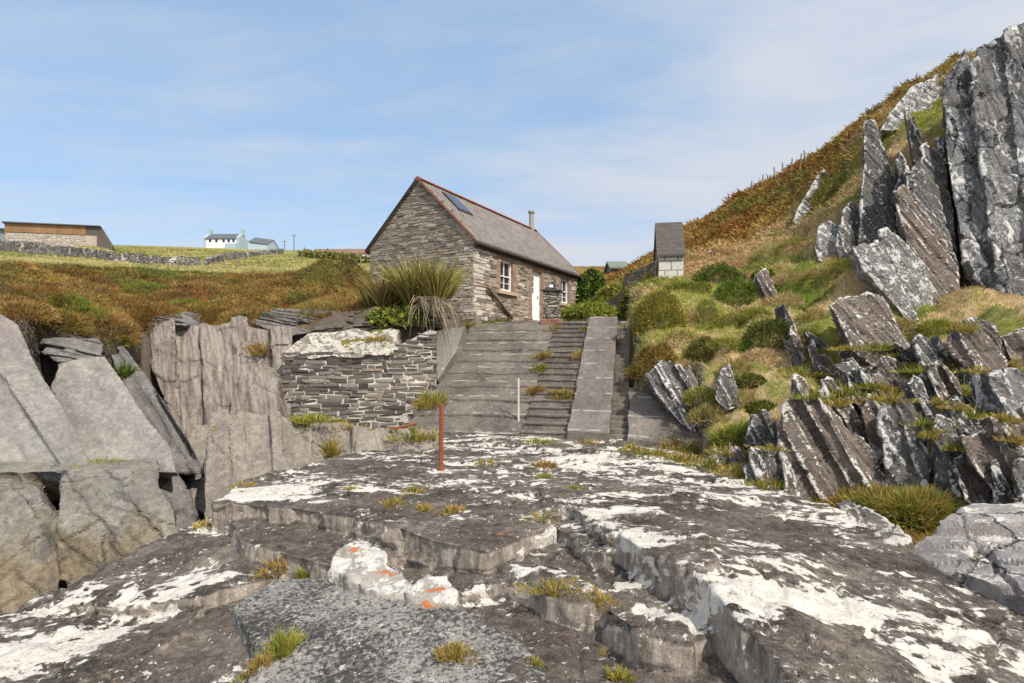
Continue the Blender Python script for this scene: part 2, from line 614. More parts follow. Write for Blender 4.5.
def stones(name, mat, parent, o, a, up_, nrm, W, Hh, rowh, wr, inside, shade, proud=(.008, .04), jit=.25, tilt=0.0, gapx=.955, hs=(.66, .97)):
    """rows of irregular flat stones standing proud of a wall face, ONE mesh"""
    R = random.Random(len(name) + int(W * 100))
    vs, fs, sh = [], [], []
    o, a, up_, nrm = (np.array(q, float) for q in (o, a, up_, nrm))
    z = 0.0
    while z < Hh:
        h = rowh * R.uniform(.6, 1.35)
        x = -R.uniform(0, wr[1])
        while x < W:
            w = R.uniform(*wr) * (1.5 if R.random() < .15 else 1)
            hh = h * R.uniform(*hs)
            x0, x1, z0, z1 = max(x, 0), min(x + w * gapx, W), z + R.uniform(-.12, .1) * h, z + hh
            if x1 - x0 > .05 and inside((x0 + x1) / 2, (z0 + z1) / 2, x0, x1, z0, z1):
                b = len(vs)
                pr = R.uniform(*proud)
                cs = [(x0, z0), (x1, z0), (x1, z1), (x0, z1)]
                t_ = R.uniform(-tilt, tilt)
                cx, cz = (x0 + x1) / 2, (z0 + z1) / 2
                for ring in (0, 1):
                    for (qx, qz) in cs:
                        k = 1.0 if ring == 0 else .86
                        kx = 1.0 if ring == 0 else 1 - .012 / max(.05, (x1 - x0) / 2)
                        ux = cx + (qx - cx) * max(.7, kx) + R.uniform(-jit, jit) * .035
                        uz = cz + (qz - cz) * k + R.uniform(-jit, jit) * h * .45 + t_ * (qx - cx)
                        vs.append(o + a * ux + up_ * uz + nrm * (pr * R.uniform(.8, 1.2) if ring else -.03))
                fs += [(b + 4, b + 5, b + 6, b + 7), (b, b + 1, b + 5, b + 4), (b + 1, b + 2, b + 6, b + 5), (b + 2, b + 3, b + 7, b + 6), (b + 3, b, b + 4, b + 7), (b + 3, b + 2, b + 1, b)]
                sh += [shade(cx, cz, R)] * 8
            x += w
        z += h
    o0 = ORG[parent.name] if parent is not None else np.zeros(3)
    me = bpy.data.meshes.new(name)
    me.from_pydata([tuple(v - o0) for v in vs], [], fs)
    fattr(me, 'shade', sh)
    bm = bmesh.new()
    bm.from_mesh(me)
    bmesh.ops.recalc_face_normals(bm, faces=bm.faces)
    bm.to_mesh(me)
    bm.free()
    return link(name, me, mat, parent)


def shade_by(lo=.05, hi=.7, ptan=.08, pwhite=0.0):
    def f(x, z, R):
        r = R.random()
        if r < ptan:
            return .77
        if r < ptan + pwhite:
            return .96
        return R.uniform(lo, hi)
    return f


def clip(poly, sd, c, keep_less):
    """part of a picture polygon on one side of the line px - sd*py = c"""
    r = []
    f = lambda q: (q[0] - sd * q[1] - c) * (1 if keep_less else -1)
    for a, b in zip(poly, poly[1:] + poly[:1]):
        fa, fb = f(a), f(b)
        if fa <= 0:
            r.append(a)
        if fa * fb < 0:
            t = fa / (fa - fb)
            r.append((a[0] + (b[0] - a[0]) * t, a[1] + (b[1] - a[1]) * t))
    return r


def strips(mbx, poly, Yf, sd, wr, ext, seed, yj=.16, slide=.10, gap=.12, back=0.0):
    """fill an outline with parallel upright slabs of slate, each with its own length, depth and lean"""
    R = random.Random(seed)
    cs = [q[0] - sd * q[1] for q in poly]
    hh = max(q[1] for q in poly) - min(q[1] for q in poly)
    c, c1 = min(cs), max(cs)
    while c < c1 - 1:
        w = R.uniform(*wr) * (1.7 if R.random() < .2 else 1)
        a, b = c, min(c + w, c1 + 1)
        if c1 - b < wr[0] * .6:
            b = c1 + 1
        g = w * gap * R.random() if R.random() < .6 else -.5
        q = clip(clip(list(poly), sd, a, False), sd, b - g, True)
        if len(q) >= 3:
            ds = -hh * slide * R.uniform(-.9, 1.0)
            dy = R.uniform(-yj, yj) + back * (c1 - (a + b) / 2)
            top = min(t[1] for t in q)
            q3 = []
            for (x, y) in q:
                k = 1 - (y - top) / max(1, hh)         # the foot stays put
                y2 = y + ds * max(0, k)
                x2 = x + sd * ds * max(0, k)
                q3.append(P(x2, y2, Yf(y2) + dy))
            e = np.array(ext, float) * R.uniform(.75, 1.15)
            mbx.prism(q3, e + np.array([R.uniform(-.08, .08), 0, R.uniform(-.15, .05)]))
        c = b
    return mbx
# ------------------------------------------------------------------ terrain heights
CP = [(0, 324, 12.7), (0, 295, 16), (0, 272, 23), (0, 262, 36), (-120, 300, 14), (-120, 264, 26),
      (60, 346, 13.4), (60, 305, 17.5), (60, 281, 24), (60, 266, 38),
      (120, 360, 14.0), (130, 318, 17), (130, 288, 24), (130, 270, 40),
      (165, 348, 17.0), (200, 342, 17.4), (235, 342, 17.5), (200, 318, 19.2), (235, 318, 19.4), (200, 302, 21), (200, 285, 28), (200, 271, 48),
      (270, 345, 17.6), (270, 322, 19.3), (270, 312, 20.5), (270, 292, 27), (270, 274, 45),
      (330, 324, 18.6), (330, 303, 21.5), (330, 284, 28), (340, 276, 42),
      (0, 253, 50), (60, 256, 62), (130, 260, 75), (195, 265, 85), (240, 261, 92), (281, 255, 110),
      (5, 244.5, 76), (100, 247, 74), (110, 246, 112), (200, 249, 130), (290, 253, 130), (345, 258, 130),
      (60, 252, 70), (300, 263, 70), (340, 270, 55), (330, 260, 100), (222, 248.5, 180), (270, 250, 170), (340, 257.5, 150),
      (370, 300, 19.5), (400, 318, 18.6), (440, 322, 18.8), (365, 285, 24), (380, 272, 36),
      # round the house and the terrace
      (470, 318, 20.2), (520, 317, 24), (545, 317, 25), (570, 312, 29), (600, 312, 27), (618, 318, 22),
      (590, 302, 33), (605, 285, 42), (620, 276, 52), (610, 270, 62),
      # right bank
      (625, 336, 19), (628, 370, 17), (640, 345, 18), (637, 312, 21), (660, 350, 17), (672, 385, 15.2), (660, 305, 20.5), (645, 283, 25), (690, 276, 25),
      (700, 300, 20.5), (750, 282, 22), (700, 340, 17.5), (750, 335, 17), (750, 385, 14.2), (706, 425, 13.4), (720, 452, 12.0),
      (770, 440, 11.8), (800, 375, 14.4), (800, 310, 18.5), (800, 440, 11.5), (850, 335, 15.5), (880, 295, 17.6), (850, 420, 11.8),
      (860, 492, 9.6), (800, 497, 9.9), (960, 506, 8.8), (900, 400, 12), (950, 400, 11.5), (950, 345, 14.2), (1024, 400, 10.8), (1024, 335, 13.6),
      (1110, 400, 10), (1024, 485, 8.6), (960, 322, 16.0), (900, 322, 16.6), (870, 300, 17.4), (1070, 345, 13.0), (1150, 335, 13.4), (1000, 306, 17.2), (1060, 302, 16.8), (1120, 300, 16.8), (1000, 300, 18.6),
      (700, 240, 31), (655, 262, 29), (760, 240, 27), (830, 245, 21), (720, 210, 37), (680, 236, 37), (780, 178, 34), (800, 168, 33), (830, 200, 25.5),
      (860, 123, 29), (870, 175, 23.5), (900, 98, 27.5), (920, 160, 21.5), (960, 68, 26.5), (950, 120, 22.5), (1024, 56, 26), (1024, 82, 21.5), (1150, -20, 24)]
RAW = [(-250, 300, 54), (-100, 300, 55), (40, 300, 35), (250, 300, 30), (-250, 90, 22), (-90, 30, 6), (20, 48, 11), (32, 38, 14.5), (70, 30, 18),
       (50, 65, 14), (13, 58, 9.2), (6, 80, 12), (-20, 60, 9), (120, 120, 20), (200, 40, 20), (60, 0, 10), (30, 5, 4), (14, 4, -1.0), (7.4, 5, -2.6),
       (0, 26, 1.55), (-3, 27, 1.65), (2, 30, 1.7), (-5.5, 24, 1.8), (3.5, 25.5, 1.6), (-1.5, 21.6, 1.3), (1.5, 21.6, 1.2), (-2.2, 20, 1.3)]
PT = np.array([P(*c) for c in CP] + RAW, float)


def ker(a, b):
    return np.sqrt(((a[:, None, :] - b[None]) ** 2).sum(2) + 1.2)


_n = len(PT)
_A = np.zeros((_n + 3, _n + 3))
_A[:_n, :_n] = ker(PT[:, :2], PT[:, :2])
_A[:_n, _n] = 1
_A[:_n, _n + 1:] = PT[:, :2]
_A[_n:, :_n] = _A[:_n, _n:].T
_W = np.linalg.solve(_A, np.concatenate([PT[:, 2], [0, 0, 0]]))

SEAPOLY = np.array([(-300, 60), (-30, 13.5), (-16, 12.4), (-11.6, 13.0), (-11.4, 14.6), (-11.2, 16.4), (-10.4, 17.6), (-9, 18.1), (-6, 18.2), (-3.3, 18.4),
                    (-2.7, 18.2), (-2.6, 15.6), (4.5, 13.9), (4.2, 12.4), (4.3, 10.5), (4.7, 8.8), (5.6, 7.6), (6.4, 6.3), (7.5, 4), (10, -10), (12, -60), (-300, -60)])


def inpoly(x, y, poly):
    r = np.zeros(len(x), bool)
    for (x0, y0), (x1, y1) in zip(poly, np.roll(poly, -1, 0)):
        c = (y0 > y) != (y1 > y)
        with np.errstate(divide='ignore', invalid='ignore'):
            r ^= c & (x < (x1 - x0) * (y - y0) / (y1 - y0 + 1e-12) + x0)
    return r


# slipway frame
SO = np.array([1.392, 14.4, -2.075])
SU = np.array([.977, -.211, 0])
SV = np.array([.211, .977, 0])
SLOPE, SLEN = .472, 7.05
UP = np.array([0, 0, 1.0])


def slip(u, v, dz=0.0):
    return SO + SU * u + SV * v + UP * (min(max(v, 0), SLEN) * SLOPE + dz)


# cottage frame
KH = 1.1
HC = np.array([-1.35, 20.0, 1.5]) * KH
HA = np.array([.47, .883, 0])
HB = np.array([-.883, .47, 0])
HLEN, HW, HE, HR = 9.8, 4.75, 4.15, 6.5


def H(x, y, bumps=True):
    x, y = np.atleast_1d(np.asarray(x, float)), np.atleast_1d(np.asarray(y, float))
    q = np.stack([x, y], 1)
    z = np.empty(len(x))
    for i in range(0, len(x), 20000):
        s = slice(i, i + 20000)
        z[s] = ker(q[s], PT[:, :2]) @ _W[:_n] + _W[_n] + q[s] @ _W[_n + 1:]
    if bumps:
        far = np.clip(y / 25, .5, 3)
        a = sm(x, 3.2, 6) * .5 + sm(x, 8, 13) * .7 + sm(-x, 3.0, 6) * .4
        q3 = np.stack([x, y, 0 * x], 1)
        z = z + a * (.55 * fbm(q3 * .55, 4, 3) + .16 * fbm(q3 * 1.9, 3, 9)) * np.where(y > 45, .4, 1)
        # tussocks on both banks
        near = sm(-y, -36, -24)
        t = np.maximum(sm(x, 3.4, 4.4), sm(-x, 2.5, 4)) * near
        z = z + t * (.55 * domes(x, y, 1.25, 31)[0] + .2 * domes(x, y, .5, 41)[0] - .28)
    # slipway and cottage footprints
    d = q - SO[:2]
    u, v = d @ SU[:2], d @ SV[:2]
    sz = SO[2] + np.clip(v, 0, SLEN) * SLOPE - .5
    m = (u > -4.6) & (u < 1.75) & (v > -.6) & (v < 7.0)
    z = np.where(m, np.minimum(z, sz), z)
    m = (u > -4.6) & (u < 3.3) & (v > -.6) & (v < 2.2)
    z = np.where(m, np.minimum(z, sz), z)
    wf_ = (q - HC[:2]) @ HB[:2]
    m = (u > -3.6) & (u < 1.5) & (v >= 6.9) & (v < 13) & (wf_ < .3)
    z = np.where(m, np.minimum(z, 1.1), z)
    d = q - HC[:2]
    t, w = d @ HA[:2], d @ HB[:2]
    m = (t > -.1) & (t < HLEN * KH) & (w > -.1) & (w < HW * KH)
    z = np.where(m, np.minimum(z, 1.5), z)
    s = inpoly(x, y, SEAPOLY)
    z = np.where(s, SEA - .6, z)
    return z


def hit(px, py, lo=6.0, hi=200.0):
    """where the sight line through a spot of the photograph meets the land"""
    Y = np.concatenate([np.arange(lo, 40, .05), np.arange(40, hi, .5)])
    x, z = (px - 512) / F * Y, (HY - py) / F * Y
    h = H(x, Y)
    k = np.nonzero(h >= z)[0]
    k = k[0] if len(k) else len(Y) - 1
    return np.array([x[k], Y[k], z[k]])


def vegcol(x, y, z, n):
    """plant colour over the land: field, heather bank, straw and green right bank, bracken crest"""
    q = np.stack([x, y, z * .5], 1)
    a = fbm(q * .45, 3, 71)
    b = fbm(q * 1.3, 3, 72)
    c = fbm(q * .16, 3, 73)
    r = RNG.random((n, 1))
    e = fbm(q * 3.6, 3, 74)
    dm, dv = domes(x, y, 1.25, 31)
    g_green = np.array([.14, .18, .03])
    g_olive = np.array([.20, .17, .042])
    g_straw = np.array([.52, .39, .21])
    g_rust = np.array([.26, .115, .03])
    g_gold = np.array([.40, .265, .07])
    g_dark = np.array([.085, .07, .03])
    g_field = np.array([.42, .37, .14])

    def bl(A, B, t):
        return A * (1 - t[:, None]) + B * t[:, None]
    k1 = a * .5 + b * .6 + e * .5
    k2 = b * .6 - a * .4 + (dv - .5) * .9
    left = bl(bl(np.tile(g_rust, (n, 1)), g_olive, sm(k1, -.12, .1)), g_gold, sm(k2, .08, .3))
    left = bl(left, g_green * 1.1, sm(c + .6 * e - .5 * b, .02, .15))
    left = bl(left, np.array([.10, .055, .025]), .8 * sm(e - b * .5, .08, .26))
    right = bl(bl(np.tile(g_straw, (n, 1)), np.array([.29, .255, .07]), sm(k1, -.05, .12)), g_green * 1.2, sm(-k2, .05, .25) * (1 - .5 * dm))
    right = bl(right, np.array([.29, .30, .06]), sm(c + .5 * e, .12, .3))
    right = bl(right, np.array([.44, .30, .17]), sm(e + dv - .5, .3, .5) * .8)
    right = right * 1.22
    crest = bl(bl(np.tile(g_rust, (n, 1)), g_olive, sm(k1, .0, .25)), g_gold, sm(k2, .15, .4))
    field = bl(np.tile(g_field, (n, 1)), np.array([.24, .25, .07]), sm(a + c, -.1, .4))
    o = left
    o = bl(o, right, sm(x, 2.5, 3.5))
    # the far half of the hill and its skyline carry bracken
    dist = y - (24.5 - .12 * (x - 8))
    o = bl(o, crest, sm(dist + 2 * b, 1.5, 4.5) * sm(x, 4, 7))
    o = bl(o, np.array([.12, .15, .03]), sm(x, -1, 1) * (1 - sm(x, 4.6, 5.6)) * sm(y, 21, 22))
    near_wall = sm(y, 30, 40) * (1 - sm(x, -4, 3))
    o = bl(o, field, near_wall)
    # damp green hollow at the foot of the bank
    low = sm(-z, 1.55, 1.9) * sm(x, 3.5, 4.2) * (y < 16)
    o = bl(o, bl(np.tile(np.array([.17, .19, .03]), (n, 1)), np.array([.33, .19, .06]), sm(b, 0, .3)), low)
    return o * (.75 + .5 * r)


xs = np.concatenate([-np.geomspace(300, 24.2, 60), np.arange(-24, 30, .15), np.geomspace(30.2, 300, 50)])
ys = np.concatenate([np.linspace(-40, 3.5, 18), np.arange(4, 42, .15), np.geomspace(42.2, 330, 80)])
GX, GY = np.meshgrid(xs, ys)
gx, gy = GX.ravel(), GY.ravel()
gz = H(gx, gy)
GZ = gz.reshape(GX.shape)
ii = np.arange(len(gx)).reshape(GX.shape)
qd = np.stack([ii[:-1, :-1].ravel(), ii[:-1, 1:].ravel(), ii[1:, 1:].ravel(), ii[1:, :-1].ravel()], 1)
me = mesh_np('hillside', np.stack([gx, gy, gz], 1), quads=qd)
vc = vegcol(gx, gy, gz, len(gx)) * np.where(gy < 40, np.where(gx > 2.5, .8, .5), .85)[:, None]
sy_, sx_ = np.gradient(GZ, ys, xs)
stp = sm(np.hypot(sx_, sy_).ravel() + .5 * vn(np.stack([gx, gy, gz], 1) * 1.7, 8), 2.6, 3.8)[:, None]
vc = vc * (1 - stp) + stp * np.array([.15, .125, .105])
cattr(me, 'tint', vc)
m = MT('turf_and_soil', .95, .1)
p = m.pos()
n2 = m.noise(p, 7, 6, .7)
n3 = m.noise(p, 30, 4, .7)
nzv = m.n('ShaderNodeSeparateXYZ', {0: m.n('ShaderNodeNewGeometry').outputs['Normal']}).outputs[2]
c = m.mix(m.step(n3, .35, .65, 0, .5), m.attr('tint', 'Color'), (.05, .04, .02))
c = m.mix(m.ma('MULTIPLY', m.step(m.ma('ADD', nzv, m.ma('MULTIPLY', n2, .3)), .42, .55, 1, 0), .8), c, m.ramp(n2, [(.35, (.05, .04, .03)), (.65, (.2, .16, .12))]))
tag(link('hillside', me, m.out(c, m.bump(m.ma('ADD', n2, m.ma('MULTIPLY', n3, .5)), .8, .08)), None, True), 'steep grassy hillside and bank round the inlet', None, None, 'structure')


def HB_(x, y):
    """height of the modelled land, read from its own mesh"""
    i = np.clip(np.searchsorted(xs, x) - 1, 0, len(xs) - 2)
    j = np.clip(np.searchsorted(ys, y) - 1, 0, len(ys) - 2)
    a = (x - xs[i]) / (xs[i + 1] - xs[i])
    b = (y - ys[j]) / (ys[j + 1] - ys[j])
    return (GZ[j, i] * (1 - a) + GZ[j, i + 1] * a) * (1 - b) + (GZ[j + 1, i] * (1 - a) + GZ[j + 1, i + 1] * a) * b


# sea
mb = MB().box((-300, -200, SEA - .4), (600, 0, 0), (0, 600, 0), (0, 0, .4))
m = MT('sea_water', .12, .5)
w = m.noise(m.pos(), 2.2, 4, .6)
tag(mb.build('sea', m.out((.012, .022, .022), m.bump(w, .3, .05))), 'dark still sea water in the gully', None, None, 'structure')

# ------------------------------------------------------------------ ground cover
def cover(name, x0, x1, y0, y1, ntus, per, L, W, keep, label, spread=.14, lean=.6, droop=.5):
    x = RNG.uniform(x0, x1, ntus)
    y = RNG.uniform(y0, y1, ntus)
    z = HB_(x, y)
    k = (z > SEA + .3) & keep(x, y, z)
    # thin out on the steepest rock edges
    e = .3
    gxx = (HB_(x + e, y) - HB_(x - e, y)) / (2 * e)
    gyy = (HB_(x, y + e) - HB_(x, y - e)) / (2 * e)
    k &= np.hypot(gxx, gyy) < 4.5
    x, y, z, gxx, gyy = (q[k] for q in (x, y, z, gxx, gyy))
    n = len(x)
    C = vegcol(x, y, z, n)
    rep = lambda q: np.repeat(q, per, 0)
    off = RNG.normal(0, spread, (n * per, 2)) * np.repeat(np.clip(y / 18, .6, 3), per)[:, None]
    bx, by = rep(x) + off[:, 0], rep(y) + off[:, 1]
    bz = HB_(bx, by)
    ok = (bz > SEA + .3) & (np.abs(bz - rep(z)) < .5)
    B = np.stack([bx, by, bz - .03], 1)
    D = np.stack([off[:, 0] * 1.6 / spread * .35, off[:, 1] * 1.6 / spread * .35, np.ones(n * per)], 1)
    D[:, :2] += RNG.normal(0, lean * .5, (n * per, 2)) - .25 * np.stack([rep(gxx), rep(gyy)], 1)
    D /= np.linalg.norm(D, axis=1)[:, None]
    sc = rep(RNG.uniform(.6, 1.35, n)) * RNG.uniform(.6, 1.2, n * per) * np.clip(by / 18, .75, 4)
    CC = rep(C) * RNG.uniform(.7, 1.3, (n * per, 1))
    o = blades(name, B[ok], D[ok], (L * sc)[ok], (W * np.clip(by / 14, .7, 5) * RNG.uniform(.7, 1.3, n * per))[ok], RNG.uniform(.1, droop * 1.6, n * per)[ok], CC[ok], M_LEAF)
    return tag(o, label, None, None, 'stuff')


def slipmask(x, y):
    d = np.stack([x, y], 1) - SO[:2]
    u, v = d @ SU[:2], d @ SV[:2]
    a = (u > -4.7) & (u < 1.75) & (v > -.8) & (v < 7.4)
    a |= (u > -4.7) & (u < 3.3) & (v > -.8) & (v < 2.3)
    a |= (u > -3.4) & (u < 1.3) & (v >= 7) & (v < 8.6)
    d = np.stack([x, y], 1) - HC[:2]
    t, w = d @ HA[:2], d @ HB[:2]
    a |= (t > -.2) & (t < HLEN * KH + .2) & (w > -.2) & (w < HW * KH + .3)
    a |= (t > .3) & (t < 9.9) & (w < -.7) & (w > -4.2)
    return ~a


cover('grass', 3.0, 24, 6.5, 27, 26000, 13, .19, .013, lambda x, y, z: slipmask(x, y) & (x < y * .97 + 1.5), 'straw and green grass over the right bank')
cover('grass', 5, 30, 25, 42, 9000, 9, .26, .03, lambda x, y, z: slipmask(x, y), 'rusty bracken and grass on the skyline of the hill')
cover('heather', -24, -2, 12.5, 34, 21000, 12, .19, .015, lambda x, y, z: slipmask(x, y) & (x > -y * .97 - 1.5), 'rust and olive heather on the bank over the cliffs')
cover('grass', -3.5, 6.5, 20, 45, 2600, 12, .22, .02, lambda x, y, z: slipmask(x, y), 'green grass round the cottage')
cover('grass', -75, 0, 34, 120, 16000, 7, .10, .022, lambda x, y, z: slipmask(x, y), 'pale short grass of the far field')
# ------------------------------------------------------------------ rock materials
SLATE = (.90, .36, .34)     # across the beds of the right-hand outcrops
DIP = (.62, .25, .75)       # across the beds of the left-hand cliff
R_FORE = rock_mat('lichened_shore_rock', top=((.026, .020, .017), (.20, .168, .142)), side=((.12, .098, .08), (.42, .36, .30)), thr=.528, sthr=.74, lscale=1.9,
                  rot=(0, 0, .35), anis=(.75, 1.35, 1.2), orange=.725, up=.12, lich=(.62, .58, .52))
R_PALE = rock_mat('speckled_pale_rock', top=((.075, .07, .064), (.25, .235, .215)), side=((.12, .11, .10), (.34, .32, .29)), thr=.60, sthr=.70,
                  lscale=3.2, orange=1, up=.3, speck=(.30, .285, .26))
R_BOUL = rock_mat('white_lichen_rock', top=((.22, .20, .175), (.50, .47, .42)), side=((.2, .18, .155), (.48, .44, .385)), thr=.50, sthr=.69,
                  lscale=2.8, orange=.75, up=.3)
R_CLIFF = rock_mat('smooth_grey_cliff', top=((.15, .14, .13), (.40, .37, .33)), side=((.15, .142, .14), (.375, .352, .345)), thr=.73, sthr=.95,
                   lscale=1.1, orange=1, up=.0, bumpd=.045, tint=(.30, .205, .185), lich=(.5, .48, .42), bed=DIP, bedf=(2.6, .6))
R_BEDS = rock_mat('dark_thin_beds', top=((.11, .10, .095), (.30, .28, .26)), side=((.045, .042, .041), (.19, .18, .173)), thr=.70, sthr=.95,
                  lscale=1.1, orange=1, up=.0, bumpd=.05, bed=(.75, .3, .6), bedf=(8, .8))
R_WET = rock_mat('brown_tidal_rock', top=((.13, .12, .105), (.36, .335, .285)), side=((.05, .043, .036), (.25, .205, .155)), thr=.78, sthr=.95,
                 lscale=1.2, orange=.80, up=.15, bumpd=.05, tint=(.17, .165, .168), lich=(.50, .50, .40), bed=(.6, .2, .75), bedf=(3, .9), tide=-2.75)
R_BLOCK = rock_mat('tan_grey_rock', top=((.12, .105, .09), (.33, .29, .24)), side=((.12, .102, .09), (.40, .34, .295)), thr=.67, sthr=.84,
                   lscale=1.6, orange=.80, up=.1, bumpd=.03, moss=.77, bed=(.93, .3, .2), bedf=(5, .8))
R_OUT = rock_mat('dark_slate_outcrop', top=((.08, .075, .07), (.25, .23, .21)), side=((.036, .033, .032), (.185, .174, .166)), thr=.562, sthr=.735,
                 lscale=1.5, orange=1, up=.12, bumpd=.06, lich=(.60, .58, .55), bed=SLATE, bedf=(8, .7), edge=.12)
R_OUTB = rock_mat('brown_slate_outcrop', top=((.11, .095, .08), (.30, .255, .225)), side=((.05, .04, .036), (.25, .20, .168)), thr=.538, sthr=.77,
                  lscale=1.4, orange=1, up=.3, bumpd=.06, lich=(.64, .60, .54), bed=SLATE, bedf=(8, .7), edge=.13)
R_WHITE = rock_mat('white_speckled_slate', top=((.09, .085, .08), (.27, .25, .235)), side=((.06, .057, .056), (.26, .245, .235)), thr=.505, sthr=.68,
                   lscale=2.6, orange=1, up=.05, bumpd=.06, lich=(.58, .57, .55), bed=SLATE, bedf=(8, .7), bedl=1.5, edge=.05)
R_BIG = rock_mat('blue_grey_crag', top=((.06, .06, .06), (.24, .238, .24)), side=((.05, .05, .053), (.23, .23, .235)), thr=.545, sthr=.70,
                 lscale=.9, orange=1, up=.05, bumpd=.07, lich=(.55, .55, .54), bed=(.96, .22, .16), bedf=(5, .5), edge=.05, crack=(.9, .3, .3))

# ------------------------------------------------------------------ foreground rock
mb = MB()


def plate(pts, depth=-4.6):
    top = [G(*q) for q in pts]
    c = np.mean(top, 0)
    low = []
    for t in top:
        d = (t - c)[:2]
        d = d / (np.linalg.norm(d) + 1e-9)
        low.append(np.array([t[0] + d[0] * .22, t[1] + d[1] * .22, depth]))
    n = len(top)
    fs = [tuple(range(n)), tuple(range(2 * n - 1, n - 1, -1))] + [(i, i + n, (i + 1) % n + n, (i + 1) % n) for i in range(n)]
    mb.add(top + low, fs)


plate([(212, 500, -2.02), (245, 478, -2.02), (400, 440, -2.1), (440, 433, -2.14), (570, 438, -2.14), (560, 470, -2.06), (528, 476, -2.0),
       (575, 500, -1.99), (545, 528, -2.0), (488, 549, -2.0), (440, 541, -2.0), (400, 527, -1.98), (345, 514, -1.98), (290, 506, -2.0)])
plate([(222, 512, -2.25), (262, 521, -2.23), (300, 516, -2.2), (400, 530, -2.2), (424, 553, -2.25), (345, 558, -2.25), (330, 566, -2.27), (248, 543, -2.27)])
plate([(545, 438, -2.14), (640, 440, -2.14), (700, 459, -2.12), (760, 482, -2.12), (830, 508, -2.14), (910, 548, -2.27), (1050, 602, -2.45), (1100, 740, -2.6),
       (820, 740, -2.15), (770, 655, -2.02), (694, 566, -1.86), (640, 547, -1.86), (600, 522, -1.86), (545, 497, -1.92), (536, 478, -1.99)])
plate([(300, 532, -2.32), (560, 500, -2.24), (700, 540, -2.2), (742, 625, -2.24), (692, 640, -2.22), (640, 627, -2.21), (592, 603, -2.2),
       (545, 590, -2.2), (500, 580, -2.24), (462, 592, -2.3), (380, 575, -2.38)])
plate([(455, 600, -2.4), (540, 592, -2.38), (700, 640, -2.42), (745, 660, -2.4), (800, 760, -2.4), (520, 760, -2.42), (500, 660, -2.44)])
plate([(212, 514, -2.46), (256, 519, -2.48), (330, 560, -2.55), (300, 600, -2.62), (268, 650, -2.66), (230, 760, -2.72), (-80, 760, -2.95), (-80, 650, -3.06),
       (20, 606, -2.98), (120, 560, -2.72)])
plate([(38, 604, -2.9), (120, 559, -2.63), (214, 514, -2.41), (255, 520, -2.43), (288, 571, -2.47), (215, 590, -2.53), (130, 604, -2.7)])
plate([(-80, 655, -2.96), (40, 625, -2.86), (150, 618, -2.72), (205, 603, -2.6), (170, 640, -2.66), (60, 690, -2.8), (-80, 740, -2.9)])
# low lumps on the ledges
plate([(590, 520, -1.88), (640, 508, -1.86), (700, 520, -1.84), (720, 560, -1.83), (690, 567, -1.85), (640, 546, -1.84)])
plate([(525, 500, -2.08), (560, 492, -2.06), (600, 520, -2.04), (640, 552, -2.02), (600, 552, -2.03), (545, 522, -2.05)])
plate([(600, 604, -2.14), (640, 598, -2.12), (690, 622, -2.13), (692, 641, -2.15), (640, 630, -2.14)])
plate([(500, 562, -2.15), (560, 566, -2.13), (600, 588, -2.13), (592, 602, -2.15), (545, 590, -2.15)])
# thin broken sheets left lying on the shelves
me = remesh(mb, .07)
_v, _ = getv(me)
_tr = BVHTree.FromPolygons([Vector(q) for q in _v], [tuple(f.vertices) for f in me.polygons])
bpy.data.meshes.remove(me)
_R = random.Random(21)
for _ in range(120):
    px_, py_ = _R.uniform(10, 1020), _R.uniform(445, 680)
    g_ = _tr.ray_cast(Vector((0, 0, 0)), Vector(((px_ - 512) / F, 1, (HY - py_) / F)).normalized())
    if g_[0] is None or g_[1].z < .8:
        continue
    a0, ra, rb = _R.uniform(-.5, .1), _R.uniform(.25, .9), _R.uniform(.10, .30)
    zt = g_[0].z + _R.uniform(.012, .05)
    n_ = 9
    pl = []
    for k in range(n_):
        a_ = 2 * math.pi * k / n_
        r_ = _R.uniform(.6, 1.15)
        x_, y_ = ra * r_ * math.cos(a_), rb * r_ * math.sin(a_)
        xx, yy = g_[0].x + x_ * math.cos(a0) - y_ * math.sin(a0), g_[0].y + x_ * math.sin(a0) + y_ * math.cos(a0)
        q_ = _tr.ray_cast(Vector((xx, yy, 1)), Vector((0, 0, -1)))
        if q_[0] is None or abs(q_[0].z - g_[0].z) > .09:
            pl = None
            break
        zz = q_[0].z
        pl.append(np.array([xx, yy, zz + (zt - g_[0].z)]))
    if pl is not None:
        mb.prism(pl, (0, 0, -.25))
me = remesh(mb, .032, 4)
co, no = getv(me)
# long shallow bedding steps that run across the top
t = co @ np.array([.42, .9, .1]) + .35 * fbm(co * .8, 3, 4)
k = np.floor(t / .55)
fr = t / .55 - k
d = .06 * fbm(co * .9, 4, 1) + .030 * fbm(co * 3.2, 4, 2) + .018 * fbm(co * 10, 3, 3)
side = 1 - sm(no[:, 2], .35, .75)
d += .045 * vn(np.stack([k * 3.1, co[:, 0] * .5, 0 * k], 1), 6) * (1 - side)
# upright ribs on the ledge faces
d += side * (.055 * fbm(co * np.array([2.6, 2.6, 1.1]), 4, 7) + .022 * fbm(co * np.array([14, 14, 2.]), 3, 8))
v, e = cells(co * np.array([1.1, 1.7, .8]) + .3 * fbm(co * 1.4, 2, 9)[:, None], 10)
d += .11 * (v - .5) * side - (.05 - .02 * side) * (1 - sm(e, 0, .05)) * (vn(co * .8, 12) > -.1)
V = co + no * d[:, None]
me.vertices.foreach_set('co', V.astype(np.float32).ravel())
me.update()


def blobs(V, spots):
    r = np.zeros(len(V))
    for px, py, z, rx, ry, a in spots:
        c = G(px, py, z)
        r += a * np.exp(-(((V[:, 0] - c[0]) / rx) ** 2 + ((V[:, 1] - c[1]) / ry) ** 2))
    return np.clip(r, -1.6, 1.6)


